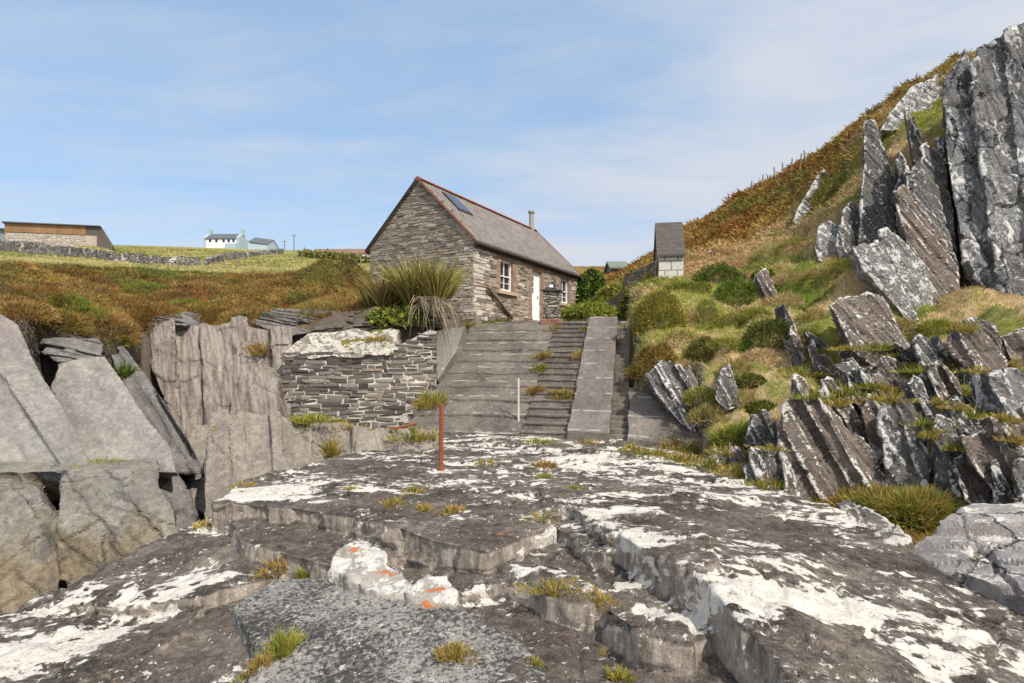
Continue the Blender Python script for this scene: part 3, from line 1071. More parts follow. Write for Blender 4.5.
fattr(me, 'lich', blobs(V, [
    (240, 492, -2, .8, .7, 1.4), (300, 488, -2, .8, .5, .7), (350, 470, -2, .8, .8, -1.2), (430, 505, -2, .9, .6, -1.0), (395, 500, -2, .5, .4, .6), (490, 520, -2, .5, .7, -1.2),
    (290, 590, -2.5, .7, .9, -.5), (120, 655, -2.7, .6, .4, -1.5), (260, 540, -2.4, .9, .7, -1.2), (180, 640, -2.6, .7, .5, -1.0), (90, 590, -2.7, .8, .25, 1.2), (200, 575, -2.5, .9, .18, 1.2), (20, 650, -2.8, .9, .4, 1.0), (80, 628, -2.8, .7, .2, .8),
    (200, 545, -2.5, .7, .5, -1.3), (120, 570, -2.7, .6, .2, -.4), (410, 560, -2.2, .8, .3, -1.4), (520, 440, -2.1, 1.5, 1.2, .5), (600, 460, -2, 1.4, 1.2, .9), (680, 475, -2, 1.3, 1.0, .5), (630, 510, -1.9, .7, .5, .9),
    (600, 490, -2, 1.2, .25, -.9), (740, 520, -2, 1.0, .5, -1.2), (640, 545, -1.9, .25, .2, 1.2), (720, 585, -1.9, .45, .5, 1.2), (745, 620, -1.95, .3, .3, 1.0), (690, 505, -2.0, .5, .25, .6), (790, 560, -2, .6, .3, .9), (830, 600, -2.1, .5, .25, .8),
    (880, 560, -2.2, .8, .4, -1.1), (790, 640, -2.0, .4, .3, -1.2), (900, 630, -2.3, .8, .35, .6), (960, 590, -2.35, .6, .3, .8), (850, 665, -2.2, .4, .25, -.8), (640, 617, -2.2, .35, .15, 1.5), (590, 590, -2.2, .3, .12, 1.3),
    (560, 555, -2.15, .6, .25, -1.0), (700, 600, -2.2, .25, .3, -1.5), (560, 640, -2.4, .8, .5, -1.6), (820, 520, -2.1, .8, .3, .8), (980, 660, -2.5, .5, .25, .9), (640, 660, -2.3, .8, .4, -1.6)]))
fattr(me, 'orng', blobs(V, [(790, 510, -2, .15, .1, .8), (505, 545, -2.1, .2, .15, .9), (130, 545, -2.6, .5, .25, .7), (100, 640, -2.8, .6, .3, .4), (30, 650, -2.8, .5, .3, .4)]))
fore = tag(link('foreshore_rock', me, R_FORE, None, True), 'dark bedrock ledges with white lichen in front of the slipway', None, None, 'structure')
ROCKS = [fore]


def rock(name, label, mbx, mat, vox=.05, cat='rock', group=None, kind=None, lich=None, orng=None, soft=0, **kw):
    me = remesh(mbx, vox, soft)
    V = rough(me, vox=vox, **kw)
    if lich is not None:
        fattr(me, 'lich', blobs(V, lich))
    if orng is not None:
        fattr(me, 'orng', blobs(V, orng))
    o = link(name, me, mat, None, 's' not in kw)
    tag(o, label, None if kind == 'structure' else cat, group, kind)
    ROCKS.append(o)
    return o


def flat(pts, z1=None, dz=.5):
    """boulder from its top outline; straight down by dz"""
    top = [G(*q) for q in pts]
    c = np.mean(top, 0)
    low = [c + (t - c) * np.array([1.08, 1.08, 1]) - (0, 0, dz) for t in top]
    n = len(top)
    return MB().add(top + low, [tuple(range(n)), tuple(range(2 * n - 1, n - 1, -1))] + [(i, i + n, (i + 1) % n + n, (i + 1) % n) for i in range(n)])


rock('rock_slab', 'speckled pale grey flat slab lying lowest in front of the ledges',
     flat([(232, 604, -2.5), (272, 578, -2.42), (335, 574, -2.38), (450, 602, -2.36), (520, 636, -2.38), (560, 690, -2.42), (590, 770, -2.46), (170, 770, -2.58), (258, 660, -2.52)], dz=.6),
     R_PALE, .03, soft=6, amp=.06, freq=2.0, cell=.015, seed=3)
rock('boulder', 'white lichened lump with orange streaks on the rim of the pale slab',
     flat([(328, 566, -2.26), (338, 549, -2.20), (372, 543, -2.18), (392, 556, -2.19), (414, 578, -2.25), (404, 592, -2.3), (365, 588, -2.3)], dz=.35),
     R_BOUL, .022, soft=12, amp=.09, freq=2.8, cell=.03, cellf=(3, 3, 3), seed=5, orng=[(346, 552, -2.2, .2, .06, 1.5), (384, 568, -2.22, .22, .07, 1.6)])
rock('boulder', 'pale rounded lump with two bright orange patches beside the white lump',
     flat([(404, 590, -2.28), (424, 575, -2.22), (448, 574, -2.22), (459, 588, -2.25), (455, 606, -2.32), (422, 604, -2.34)], dz=.3),
     R_BOUL, .022, soft=10, amp=.08, freq=3.0, cell=.02, cellf=(3, 3, 3), seed=6, orng=[(436, 584, -2.22, .16, .08, 1.7), (430, 600, -2.3, .16, .06, 1.7)])
rock('boulder', 'small white stone with orange band on the upper ledge',
     flat([(486, 540, -2.06), (518, 536, -2.05), (526, 545, -2.08), (520, 553, -2.12), (490, 552, -2.13)], dz=.25), R_BOUL, .02, soft=8, amp=.05, freq=4, seed=7,
     orng=[(505, 545, -2.07, .2, .03, 1.3)])
rock('boulder', 'small flat white stone behind the orange banded stone',
     flat([(518, 524, -2.02), (550, 521, -2.0), (558, 527, -2.02), (540, 538, -2.08), (518, 536, -2.08)], dz=.2), R_BOUL, .02, soft=8, amp=.05, freq=4, seed=8)
rock('boulder', 'broad pale grey rock at the edge of the grassy hollow',
     flat([(905, 546, -2.2), (925, 529, -2.03), (975, 506, -1.92), (1060, 492, -1.8), (1120, 560, -1.9), (1070, 618, -2.3), (985, 584, -2.24), (940, 566, -2.24)], dz=1.0),
     rock_mat('pale_lilac_rock', top=((.2, .185, .18), (.42, .40, .395)), side=((.15, .135, .125), (.38, .35, .33)), thr=.535, sthr=.74, lscale=1.6, orange=1, bed=(.35, .75, .55), bedf=(4, 1), crack=(1.1, .7, .7)),
     .032, soft=2, amp=.05, freq=1.8, s=(.35, .75, .55), lay=.34, layamp=.10, out=(0, -.3, 1), joint=.9, cell=.05, cellf=(1.1, 1.1, 1), seed=9)
rock('boulder', 'narrow white and black rock between dark slab and grassy hollow',
     flat([(833, 500, -2.1), (850, 495, -2.0), (905, 527, -2.06), (912, 540, -2.14), (885, 545, -2.2), (850, 520, -2.2)], dz=.8), R_OUTB, .03, soft=6, amp=.08, freq=2.2, cell=.05, cellf=(1.6, 1.6, 1.6), seed=10)


# ------------------------------------------------------------------ cliffs of the inlet
def face(pts, ext):
    return MB().prism([P(*q) for q in pts], ext)


def faces(*fs):
    m = MB()
    for pts, ext in fs:
        m.prism([P(*q) for q in pts], ext)
    return m


def ycliff(y0, Y0, y1, Y1):
    return lambda y: Y0 + (Y1 - Y0) * (y0 - y) / (y0 - y1)


mbx = strips(MB(), [(-160, 472), (-160, 290), (0, 314), (19, 326), (32, 355), (46, 382), (74, 426), (94, 472)], ycliff(470, 10.4, 316, 12.7), .66, (24, 60), (-2.2, 2.4, -.8), 4, .14, .02, .03)
rock('cliff', 'tall smooth grey slabs of cliff at the far left', mbx, R_CLIFF, .045, kind='structure', amp=.035, freq=1.3, s=DIP, lay=.9, layamp=.035, joint=2.5, seed=11)
mbx = strips(MB(), [(50, 386), (57, 364), (80, 358), (104, 356), (120, 378), (148, 421), (170, 446), (176, 472), (86, 472)], ycliff(470, 10.9, 356, 13.0), .62, (26, 52), (-1.55, 2.2, -.7), 9, .12, .02, .03)
rock('cliff', 'smooth pinkish grey slabs of cliff beside the dark gully', mbx, R_CLIFF, .045, kind='structure', amp=.035, freq=1.3, s=(.80, .2, .5), lay=1.2, layamp=.03, joint=3, seed=12)
mbx = strips(MB(), [(108, 350), (126, 350), (150, 382), (184, 428), (204, 474), (172, 474), (146, 424), (120, 382)], ycliff(470, 12.0, 350, 14.0), .62, (5, 13), (-1.1, 1.6, -.3), 3, .22, .04, .1)
rock('cliff', 'dark thin beds dipping down into the gully', mbx, R_BEDS, .04, kind='structure', amp=.035, freq=2, s=(.75, .3, .6), lay=.2, layamp=.03, seed=13)
rock('cliff', 'layered rock ledges under the heather bank', faces(([(40, 352, 13.1), (44, 340, 13.4), (70, 337, 13.7), (100, 340, 14.0), (106, 357, 13.6), (62, 364, 13.1)], (-1.2, 1.5, .1)),
     ([(150, 318, 17.3), (180, 312, 17.8), (186, 326, 17.4), (160, 334, 17.2)], (0, 1.2, .1)),
     ([(250, 322, 17.9), (276, 308, 18.6), (330, 312, 18.8), (322, 330, 18.3), (285, 338, 17.9)], (0, 1.2, .1))),
     R_BEDS, .04, kind='structure', amp=.05, freq=1.8, s=(.15, .3, .95), lay=.2, layamp=.14, joint=.8, seed=14)
mbx = strips(MB(), [(130, 326), (160, 326), (186, 321), (215, 326), (240, 321), (268, 327), (292, 327), (292, 442), (186, 442), (160, 392), (146, 350)], ycliff(440, 16.4, 322, 17.5), .05, (14, 40), (-1.2, 2.4, -.4), 8, .28, .05, .05)
mbx.prism([P(*q) for q in [(232, 385, 16.2), (256, 366, 16.3), (278, 380, 16.1), (276, 430, 15.6), (228, 430, 15.6)]], (0, 1.5, 0))
rock('cliff', 'weathered upright cliff at the back of the inlet', mbx, R_BLOCK, .05, kind='structure', amp=.05, freq=1.6, s=(.95, .3, .1), lay=.6, layamp=.07, joint=1.6, cell=.04, cellf=(.9, .9, .6), seed=15)
rock('cliff', 'brown tidal rock below the pale ledge', faces(
    ([(-160, 468, 9.9), (-160, 460, 10.9), (0, 460, 10.9), (90, 459, 10.9), (160, 460, 11.0), (158, 468, 10.1), (70, 470, 9.9), (0, 472, 9.8)], (-.5, .6, -.7)),
    ([(62, 480, 9.75), (72, 471, 9.95), (110, 470, 10.0), (156, 470, 10.1), (162, 490, 9.7), (178, 510, 9.35), (184, 540, 9.0), (150, 575, 8.6), (92, 610, 8.3), (66, 610, 8.4), (58, 526, 9.1)], (-1.4, 2.0, -.4)),
    ([(-160, 470, 9.9), (20, 471, 9.9), (44, 492, 9.6), (66, 535, 9.2), (80, 575, 8.9), (84, 620, 8.6), (40, 620, 8.6), (-160, 620, 8.9)], (-2.0, 2.4, -.2)),
    ([(-160, 486, 9.4), (14, 486, 9.5), (30, 500, 9.3), (40, 520, 9.0), (20, 530, 8.9), (-160, 540, 8.8)], (-1.3, 1.5, -.2)),
    ([(-160, 535, 8.75), (10, 532, 8.8), (40, 522, 8.9), (58, 545, 8.65), (60, 580, 8.35), (50, 625, 7.9), (-160, 640, 7.8)], (-1.7, 2.0, -.1))),
     R_WET, .045, kind='structure', amp=.06, freq=1.3, s=(.6, .2, .75), lay=.55, layamp=.09, joint=1.2, cell=.04, cellf=(.9, .9, .7), seed=16)
mbx = strips(MB(), [(210, 416), (240, 410), (272, 411), (300, 418), (345, 421), (400, 430), (440, 434), (440, 480), (330, 520), (205, 560), (204, 470)], lambda y: 12.6, .06, (12, 44), (-.7, 1.6, -.3), 5, .34, .03, .06)
for k_ in range(len(mbx.v)):        # the block runs back towards the foot of the slipway
    v_ = mbx.v[k_]
    mbx.v[k_] = v_ * ((v_[1] + (v_[0] + 5) * .38 - .5 - .8 * max(0, -1.5 - v_[2])) / v_[1])
rock('cliff', 'dark wet rock in the bottom of the gully', faces(([(156, 474, 11.6), (178, 474, 11.8), (192, 500, 11.4), (200, 530, 11.0), (204, 560, 10.6), (170, 560, 10.4), (160, 510, 10.8)], (-1.2, 1.6, -.1)), ([(176, 470, 13.2), (200, 468, 13.4), (212, 500, 13.0), (214, 550, 12.6), (184, 540, 12.6)], (-1, 1.4, 0))),
     R_BEDS, .045, kind='structure', amp=.1, freq=1.5, cell=.08, cellf=(1.2, 1.2, 1.2), seed=18)
rock('cliff', 'tan jointed rock block below the stone retaining wall', mbx,
     R_BLOCK, .042, kind='structure', amp=.045, freq=1.8, s=(.93, .3, .2), lay=.5, layamp=.06, joint=1.4, cell=.04, cellf=(1.1, 1.1, .7), seed=17)
for lb, pts in (('grey boulder wedged highest in the gully below the back cliff', [(182, 438, 14.3), (196, 424, 14.6), (213, 430, 14.6), (214, 448, 14.2), (190, 452, 14.1)]),
                ('pale flat boulder in the gully under the grey boulder', [(178, 452, 13.6), (200, 447, 13.9), (215, 455, 13.8), (214, 470, 13.4), (186, 472, 13.2)]),
                ('dark boulder low in the gully beside the tan rock block', [(190, 482, 12.4), (208, 474, 12.6), (215, 500, 12.2), (206, 518, 11.8), (190, 505, 12.0)])):
    rock('boulder', lb, face(pts, (.1, .9, -.15)), R_BLOCK, .04, amp=.07, freq=1.8, seed=len(lb))

# ------------------------------------------------------------------ outcrops on the right
def outcrop(label, pts, lean=.35, th=1.2, mat=None, vox=.04, yb=None, name='rock_outcrop', fwd=.25, sd=.5, wr=(7, 17), slide=.09, yj=None, gap=.16, back=0.0, **kw):
    """upright slabs of slate; depth comes from where their foot meets the land"""
    low = max(pts, key=lambda q: q[1])
    Yb = (hit(low[0], low[1])[1] if yb is None else yb) - fwd
    Yf = lambda y: Yb + lean * (low[1] - y) / F * Yb
    a = dict(amp=.045, freq=2.4, s=SLATE, lay=.16, layamp=.05, tip=.06, cell=.03, cellf=(2.2, 2.2, 1.2), seed=len(ROCKS))
    a.update(kw)
    foot = [(x, y + (14 if y > low[1] - 25 else 0)) for x, y in pts]
    mx_ = sum(q[0] for q in pts) / len(pts)
    m_ = strips(MB(), foot, Yf, sd, wr, ((mx_ - 512) / F * th, th, -.2 * th), len(ROCKS) * 7 + 1, (.10 if yj is None else yj) + .004 * wr[1], slide, gap, back)
    return rock(name, label, m_, mat or R_OUT, vox, cat='rock outcrop', **a)


big = dict(lay=.5, layamp=.14, tip=.15, amp=.10, freq=1.3, joint=1.8, sd=.14, wr=(9, 30), slide=.05, yj=.34, gap=.14, back=.008, cell=.09, cellf=(.8, .8, .35))
outcrop('towering blue grey crag with pale lichen at the edge of the view', [(944, 92), (954, 74), (976, 57), (1000, 44), (1030, 34), (1080, 12), (1150, 40), (1150, 320), (1075, 330), (1024, 314), (994, 310), (970, 270), (956, 200), (947, 140)],
        .36, 3.0, R_BIG, .06, 15.4, s=(.96, .22, .16), **big)
outcrop('slim spire of dark slate standing against the skyline', [(863, 118), (874, 114), (882, 140), (890, 165), (897, 195), (894, 235), (872, 243), (858, 238), (860, 190), (863, 160)], .35, 1.5, R_OUT, .05, 20.0, sd=.12, wr=(7, 14))
outcrop('short dark slab between the spire and the tall crag', [(893, 182), (897, 160), (903, 150), (909, 168), (915, 196), (928, 222), (920, 236), (904, 214)], .4, 1.4, R_OUT, .05, 19.0, sd=.3)
outcrop('thin pale blade of slate beside the tall crag', [(906, 112), (914, 110), (921, 130), (930, 150), (926, 165), (914, 150)], .4, .7, R_OUTB, .04, 20.0, sd=.35)
outcrop('white speckled wedge of slate under the spire', [(850, 246), (868, 238), (890, 230), (910, 246), (924, 262), (932, 290), (936, 318), (912, 314), (884, 292), (862, 272)], .4, 1.8, R_WHITE, .05, 16.7, lay=.4, sd=.5, wr=(16, 34), slide=.05)
outcrop('dark recessed slabs between the rusty slab and the tall crag', [(906, 178), (914, 152), (928, 136), (944, 140), (952, 220), (964, 300), (946, 314), (928, 276), (914, 230)], .4, 1.6, R_OUT, .05, 17.6, sd=.25, wr=(8, 18))
outcrop('dark grassy ledge of slate left of the spire', [(836, 236), (842, 208), (850, 196), (860, 214), (862, 246), (852, 256), (840, 252)], .45, 1.2, R_OUT, .05, None, sd=.2, wr=(7, 14))
outcrop('rusty brown slab standing at the foot of the tall crag', [(893, 196), (906, 188), (924, 214), (942, 232), (958, 270), (966, 306), (948, 316), (934, 300), (922, 262), (905, 238)], .38, 1.6, R_OUTB, .05, 16.9, sd=.42, wr=(9, 22))
outcrop('pale lichened slab set in grass near the skyline', [(792, 208), (800, 190), (818, 172), (836, 158), (839, 172), (836, 192), (820, 206), (806, 214)], .6, 1.0, R_WHITE, .05, None, sd=-.4, wr=(14, 26))
outcrop('small pale slab in grass left of the spire', [(814, 232), (816, 222), (828, 218), (838, 224), (840, 240), (828, 250), (818, 246)], .5, .8, R_WHITE, .05, None)
outcrop('broad whitish ledge under the crest of the hill', [(880, 116), (890, 98), (912, 86), (944, 74), (946, 92), (920, 104), (900, 116)], .8, 1.2, R_WHITE, .05, 24.6, sd=-.6, wr=(8, 20))
outcrop('brown ribbed slab set mid slope with white upper edges', [(830, 306), (846, 296), (868, 292), (882, 294), (898, 318), (914, 340), (918, 350), (902, 358), (872, 352), (852, 336)], .55, 1.2, R_OUTB, .045, None, sd=.5, wr=(12, 24), slide=.06)
outcrop('tall ribbed brown slate face above the grassy hollow', [(778, 400), (786, 384), (800, 378), (816, 392), (836, 416), (858, 428), (874, 450), (890, 480), (886, 498), (850, 504), (800, 500), (784, 480), (780, 440)], .4, 1.5, R_OUTB, .045, None, sd=.52, wr=(6, 17), slide=.08)
outcrop('dark rounded slab with white spots behind the hollow', [(880, 420), (888, 404), (900, 399), (914, 408), (926, 430), (930, 462), (926, 488), (900, 492), (886, 470), (882, 440)], .35, 1.0, R_OUT, .04, None, sd=.3, wr=(22, 40), slide=.04)
outcrop('pointed slab with white right edge beside the rounded slab', [(932, 440), (940, 410), (950, 412), (960, 440), (972, 470), (974, 492), (950, 498), (936, 486)], .35, .9, R_OUT, .04, None, sd=.4, wr=(9, 18))
outcrop('square dark block with white cap under the tall crag', [(943, 340), (950, 326), (976, 322), (994, 324), (1006, 344), (1012, 366), (994, 368), (966, 354)], .4, 1.5, R_OUTB, .045, None, sd=.55, wr=(16, 30))
outcrop('dark block at the right edge beside the white capped block', [(998, 332), (1016, 326), (1060, 326), (1070, 362), (1030, 366), (1012, 356)], .4, 1.4, R_OUTB, .05, None, sd=.5, wr=(12, 26))
outcrop('low dark block with speckled front at the right edge', [(976, 372), (990, 366), (1030, 372), (1070, 378), (1070, 416), (1020, 410), (992, 406), (980, 392)], .45, 1.4, R_WHITE, .045, None, sd=.5, wr=(14, 30))
outcrop('white topped broken rock at the right edge above the pale rock', [(966, 440), (980, 426), (1010, 418), (1060, 410), (1070, 490), (1020, 498), (1000, 478), (976, 466)], .4, 1.2, R_OUTB, .04, None, lay=.3, layamp=.2)
outcrop('low black and white ridge above the right hollow', [(952, 458), (964, 452), (984, 470), (1000, 486), (1004, 500), (982, 502), (964, 486)], .4, .8, R_OUTB, .04, None)
outcrop('dark ribbed slate beside the concrete apron', [(646, 376), (658, 364), (676, 364), (694, 370), (706, 396), (712, 418), (700, 424), (680, 408), (656, 394)], .45, .8, R_OUT, .035, None, sd=.55, wr=(4, 9))
outcrop('thin dark shards standing in grass above the lichened rock', [(744, 470), (752, 450), (770, 446), (790, 450), (798, 480), (796, 502), (770, 500), (752, 488)], .35, .8, R_OUT, .035, None, sd=.3, wr=(4, 8))
outcrop('small white streaked stone standing in the grass', [(757, 462), (762, 452), (768, 462), (776, 482), (770, 490), (762, 480)], .2, .25, R_BOUL, .025, None, fwd=.5)
outcrop('dark square stone in grass beside a green cushion', [(754, 290), (756, 272), (768, 270), (778, 278), (776, 294), (764, 298)], .25, .5, R_OUTB, .04, None)
outcrop('dark stone embedded in straw grass mid bank', [(714, 384), (718, 364), (728, 362), (736, 374), (738, 392), (726, 396)], .3, .5, R_OUT, .035, None)
outcrop('slanted dark slab low on the hill below the bracken', [(705, 243), (710, 234), (717, 236), (722, 244), (716, 249)], .2, .6, R_OUT, .05, None)
outcrop('small pale stone beside the slanted dark slab', [(704, 250), (707, 243), (713, 247), (711, 254)], .2, .5, R_BOUL, .05, None)
outcrop('small rounded white stone on the green slope', [(734, 238), (740, 233), (746, 236), (744, 242), (737, 243)], .3, .4, R_BOUL, .05, None)

for lb, pts, sd_ in (
        ('row of white edged slabs between the ribbed slab and the capped block', [(913, 342), (920, 334), (932, 342), (946, 354), (956, 370), (944, 376), (926, 366)], .7),
        ('rounded grey slab group left of the row of white edged slabs', [(870, 366), (882, 354), (896, 360), (906, 386), (894, 388), (876, 378)], .6),
        ('steep white edged slabs in the middle of the right-hand slope', [(902, 386), (910, 375), (924, 384), (940, 408), (930, 414), (910, 402)], .6),
        ('pair of leaning slabs under the capped block', [(930, 372), (940, 362), (956, 378), (968, 402), (956, 404), (942, 392)], .6),
        ('white edged slab at the right edge above the hollow', [(988, 462), (996, 454), (1008, 470), (1020, 496), (1004, 502), (992, 486)], .4),
        ('black and white slab furthest right above the pale rock', [(1010, 470), (1022, 460), (1060, 466), (1060, 502), (1020, 500)], .4),
        ('white blade of slate in the middle of the bank', [(806, 344), (813, 337), (820, 348), (828, 368), (818, 370)], .55),
        ('little white slabs beside the dark bramble', [(788, 326), (795, 320), (803, 334), (806, 346), (796, 344)], .5),
        ('broken slabs right of the rounded grey slab group', [(846, 372), (856, 362), (868, 372), (880, 396), (868, 402), (852, 390)], .55),
        ('low slabs under the brown ribbed slab', [(836, 352), (850, 346), (872, 356), (884, 368), (866, 370), (846, 364)], .55),
        ('dark stepped slabs over the tall ribbed face', [(818, 392), (830, 380), (848, 392), (866, 416), (874, 438), (858, 430), (838, 412)], .52),
        ('dark slab left of the spotted rounded slab', [(862, 408), (872, 398), (884, 410), (890, 440), (882, 452), (870, 436)], .5),
        ('jumbled slabs over the pointed slab', [(944, 404), (956, 396), (972, 408), (986, 426), (976, 436), (958, 424)], .55),
        ('fluted dark rock at the edge of the lichened foreground', [(706, 462), (716, 446), (730, 440), (744, 452), (752, 480), (742, 492), (722, 484)], .25),
        ('low broken strata in the straw bank', [(742, 424), (752, 410), (768, 414), (782, 432), (780, 448), (762, 446)], .4)):
    outcrop(lb, pts, .4, .8, (R_OUTB, R_OUT)[len(lb) % 2], .038, None, sd=sd_, wr=(6, 16), slide=.10)

# loose shards between the outcrops: one mesh of each of four shapes, copied
shards = []
for k in range(5):
    w, h, tk = [(.5, .5, .22), (.7, .42, .2), (.35, .6, .16), (.6, .34, .3), (.45, .75, .2)][k]
    q = [(-w * .5, 0, -.5), (-w * .42, 0, h * .45), (-w * .1, 0, h), (w * .2, 0, h * .75), (w * .5, 0, h * .2), (w * .55, 0, -.5)]
    m_ = MB().prism([np.array(a) for a in q], (0, tk * 2.2, -.05))
    me = remesh(m_, .035)
    rough(me, amp=.04, freq=3, s=(.8, .5, .2), lay=.11, layamp=.06, tip=.08, seed=70 + k)
    me.materials.append(R_OUTB if k % 2 else R_OUT)
    shards.append(me)
SP = [(862, 360), (872, 372), (884, 366), (896, 374), (910, 362), (922, 372), (934, 380), (900, 390), (916, 394), (930, 398), (946, 394), (955, 382), (940, 366), (925, 352), (938, 350), (852, 384), (866, 396),
      (880, 388), (850, 404), (862, 414), (950, 410), (962, 402), (968, 418), (956, 424), (972, 434), (912, 412), (934, 418), (815, 345), (822, 360), (790, 350), (800, 364), (812, 374), (828, 380), (842, 372), (790, 330), (846, 356),
      (960, 370), (968, 384), (985, 420), (1004, 414), (925, 500), (938, 502), (900, 350), (888, 342), (980, 448), (972, 456), (1000, 440), (842, 392), (832, 402), (858, 376)]
for i, (px, py) in enumerate(SP):
    h_ = hit(px, py)
    o = bpy.data.objects.new('slate_shard', shards[i % 5])
    col.objects.link(o)
    s_ = random.uniform(.4, .95)
    o.scale = (s_, s_, s_ * random.uniform(.8, 1.2))
    o.location = (h_[0], h_[1] - .15, h_[2] - .02)
    o.rotation_euler = (random.uniform(-.3, .05), random.uniform(-.75, -.25), random.uniform(-.5, .35))
    tag(o, 'tilted white edged slate shard among the grass of the right-hand slope', 'rock', 'slate shards on the right-hand slope')
# ------------------------------------------------------------------ slipway
def concrete(name, lo, hi, lines=.0, dirt=.5):
    m = MT(name, .95, .15)
    p = m.pos()
    uv = m.attr('uvw', 'Vector')
    n1 = m.noise(m.map(uv, (1, .55, 1)), .8, 7, .7)
    n2 = m.noise(p, 13, 6, .72)
    n3 = m.noise(p, 55, 3, .7)
    f = m.ma('ADD', m.ma('MULTIPLY', n1, .45), m.ma('ADD', m.ma('MULTIPLY', n2, .35), m.ma('MULTIPLY', n3, .2)))
    c = m.ramp(f, [(.41, lo), (.6, hi)])
    sep = m.n('ShaderNodeSeparateXYZ', {0: uv})
    # pour joints across the slope with pale lichen along them
    w = m.noise(uv, 2.6, 5, .6)
    v = m.ma('ADD', sep.outputs[1], m.ma('MULTIPLY', w, .10))
    fr = m.ma('FRACT', m.ma('DIVIDE', v, 1.13))
    d = m.ma('ABSOLUTE', m.ma('SUBTRACT', fr, .5))
    ln = m.ma('MULTIPLY', m.step(d, .455, .485), m.step(m.noise(uv, 1.8, 5, .65), .47, .54))
    c = m.mix(m.ma('MULTIPLY', ln, lines), c, (.42, .39, .35))
    wf = m.step(m.ma('ADD', m.noise(m.map(uv, (1, 2.6, 1)), 2.3, 7, .65), 0.0), .635, .66)
    c = m.mix(m.ma('MULTIPLY', wf, .7), c, (.45, .42, .38))
    sp = m.step(m.noise(p, 24, 3, .7), .64, .68)
    c = m.mix(m.ma('MULTIPLY', sp, .45), c, (.40, .38, .35))
    return m.out(c, m.bump(m.ma('ADD', n2, m.ma('ADD', m.ma('MULTIPLY', n3, .5), m.ma('MULTIPLY', ln, -.3))), .8, .025))


M_CON = concrete('weathered_concrete', (.06, .05, .043), (.225, .195, .168), .8)
M_CON2 = concrete('paler_concrete', (.075, .063, .055), (.235, .205, .18), .7)
M_STEP = concrete('step_concrete', (.09, .075, .062), (.29, .25, .21), .0)
M_REND = concrete('grey_render', (.16, .145, .13), (.33, .30, .265), .0)


def sliptag(o):
    me = o.data
    co = np.array([v.co[:] for v in me.vertices]) + ORG[o.name]
    d = co - SO
    vattr(me, 'uvw', np.stack([d @ SU, d @ SV + .6 * co[:, 2], 0 * d[:, 0]], 1))
    return o


def slope_slab(mb, u0, u1, v0, v1, dz, th=1.2, ul=None, step=None):
    """sloping slab between u0..u1; ul = other u0 at the top"""
    a0, b0 = (u0, u1)
    a1, b1 = (u0 if ul is None else ul[0], u1 if ul is None else ul[1])
    top = [slip(a0, v0, dz), slip(b0, v0, dz), slip(b1, v1, dz), slip(a1, v1, dz)]
    return mb.prism(top, (0, 0, -th))


sw = empty('slipway', slip(-1, 0), 'wide sloping concrete slipway with central steps below the cottage', 'slipway')
mb = MB()
NB = 9
for k in range(NB):          # the wide slab, poured in courses that stand a little proud of the one below
    v0, v1 = k * SLEN / NB, (k + 1) * SLEN / NB
    f0, f1 = -4.52, -4.40
    lo_, hi_ = random.uniform(.02, .055), random.uniform(-.035, -.01)
    mb.prism([slip(f0, v0 + .003, lo_), slip(-1.2, v0 + .003, lo_), slip(-1.2, v1, hi_), slip(f1, v1, hi_)], (0, 0, -1.3))
o = sliptag(mb.build('ramp', M_CON, sw, sub=.3, jit=.05))
o['label'] = 'broad left ramp of the slipway'
mb = MB()
for k in range(3):
    v0, v1 = (-.12, 2.6, 4.9)[k], (2.597, 4.897, SLEN + .05)[k]
    mb.prism([slip(.02, v0, .16 + .012 * k), slip(1.06, v0, .16 + .012 * k), slip(1.06, v1, .16 + .012 * k), slip(.02, v1, .16 + .012 * k)], (0, 0, -1.3))
o = sliptag(mb.build('ramp', M_CON2, sw, sub=.3, jit=.035))
o['label'] = 'narrow raised ramp right of the steps'
mb = MB()
NS = 19
for k in range(NS):
    v0, v1 = SLEN * k / NS, SLEN * (k + 1) / NS
    o_ = SO + SU * -1.197 + SV * v0 + UP * (SLOPE * v0 - .6)
    mb.box(o_, SU * 1.21, SV * (v1 - v0 + .002 * 0), UP * (.6 + SLOPE * SLEN / NS * .82 - .06))
sliptag(mb.build('steps', M_STEP, sw, sub=.3, jit=.02))
mb = MB()
for k in range(NS):
    v0, v1 = SLEN * k / NS, SLEN * (k + 1) / NS
    o_ = SO + SU * -1.19 + SV * (v0 - .03) + UP * (SLOPE * v0 - .06 + SLOPE * SLEN / NS * .82 + .002)
    mb.box(o_, SU * 1.19, SV * (v1 - v0 + .02), UP * .035)
sliptag(mb.build('tread', M_CON2, sw, sub=.3, jit=.03))
mb = MB()
for k in range(24):
    v0, v1 = SLEN * k / 24, SLEN * (k + 1) / 24
    mb.box(SO + SU * 1.065 + SV * v0 + UP * (SLOPE * v0 - .7), SU * .44, SV * (v1 - v0), UP * (.57 + .02 * (k % 2)))
sliptag(mb.build('drain_channel', M_STEP, sw, sub=.3, jit=.02))
mb = MB().prism([slip(1.515, -.1, .02), slip(3.3, -.15, -.12), slip(3.1, .75, .0), slip(2.6, 1.35, .03), slip(2.0, 2.0, .06), slip(1.515, 2.3, .05)], (0, 0, -1.2))
sliptag(mb.build('apron', M_CON, sw, sub=.25, jit=.06))
mb = MB().box(slip(-4.6, -.5, -.75), SU * 7.8, SV * .498, UP * .5)
sliptag(mb.build('toe_beam', M_CON, sw, sub=.3, jit=.06))

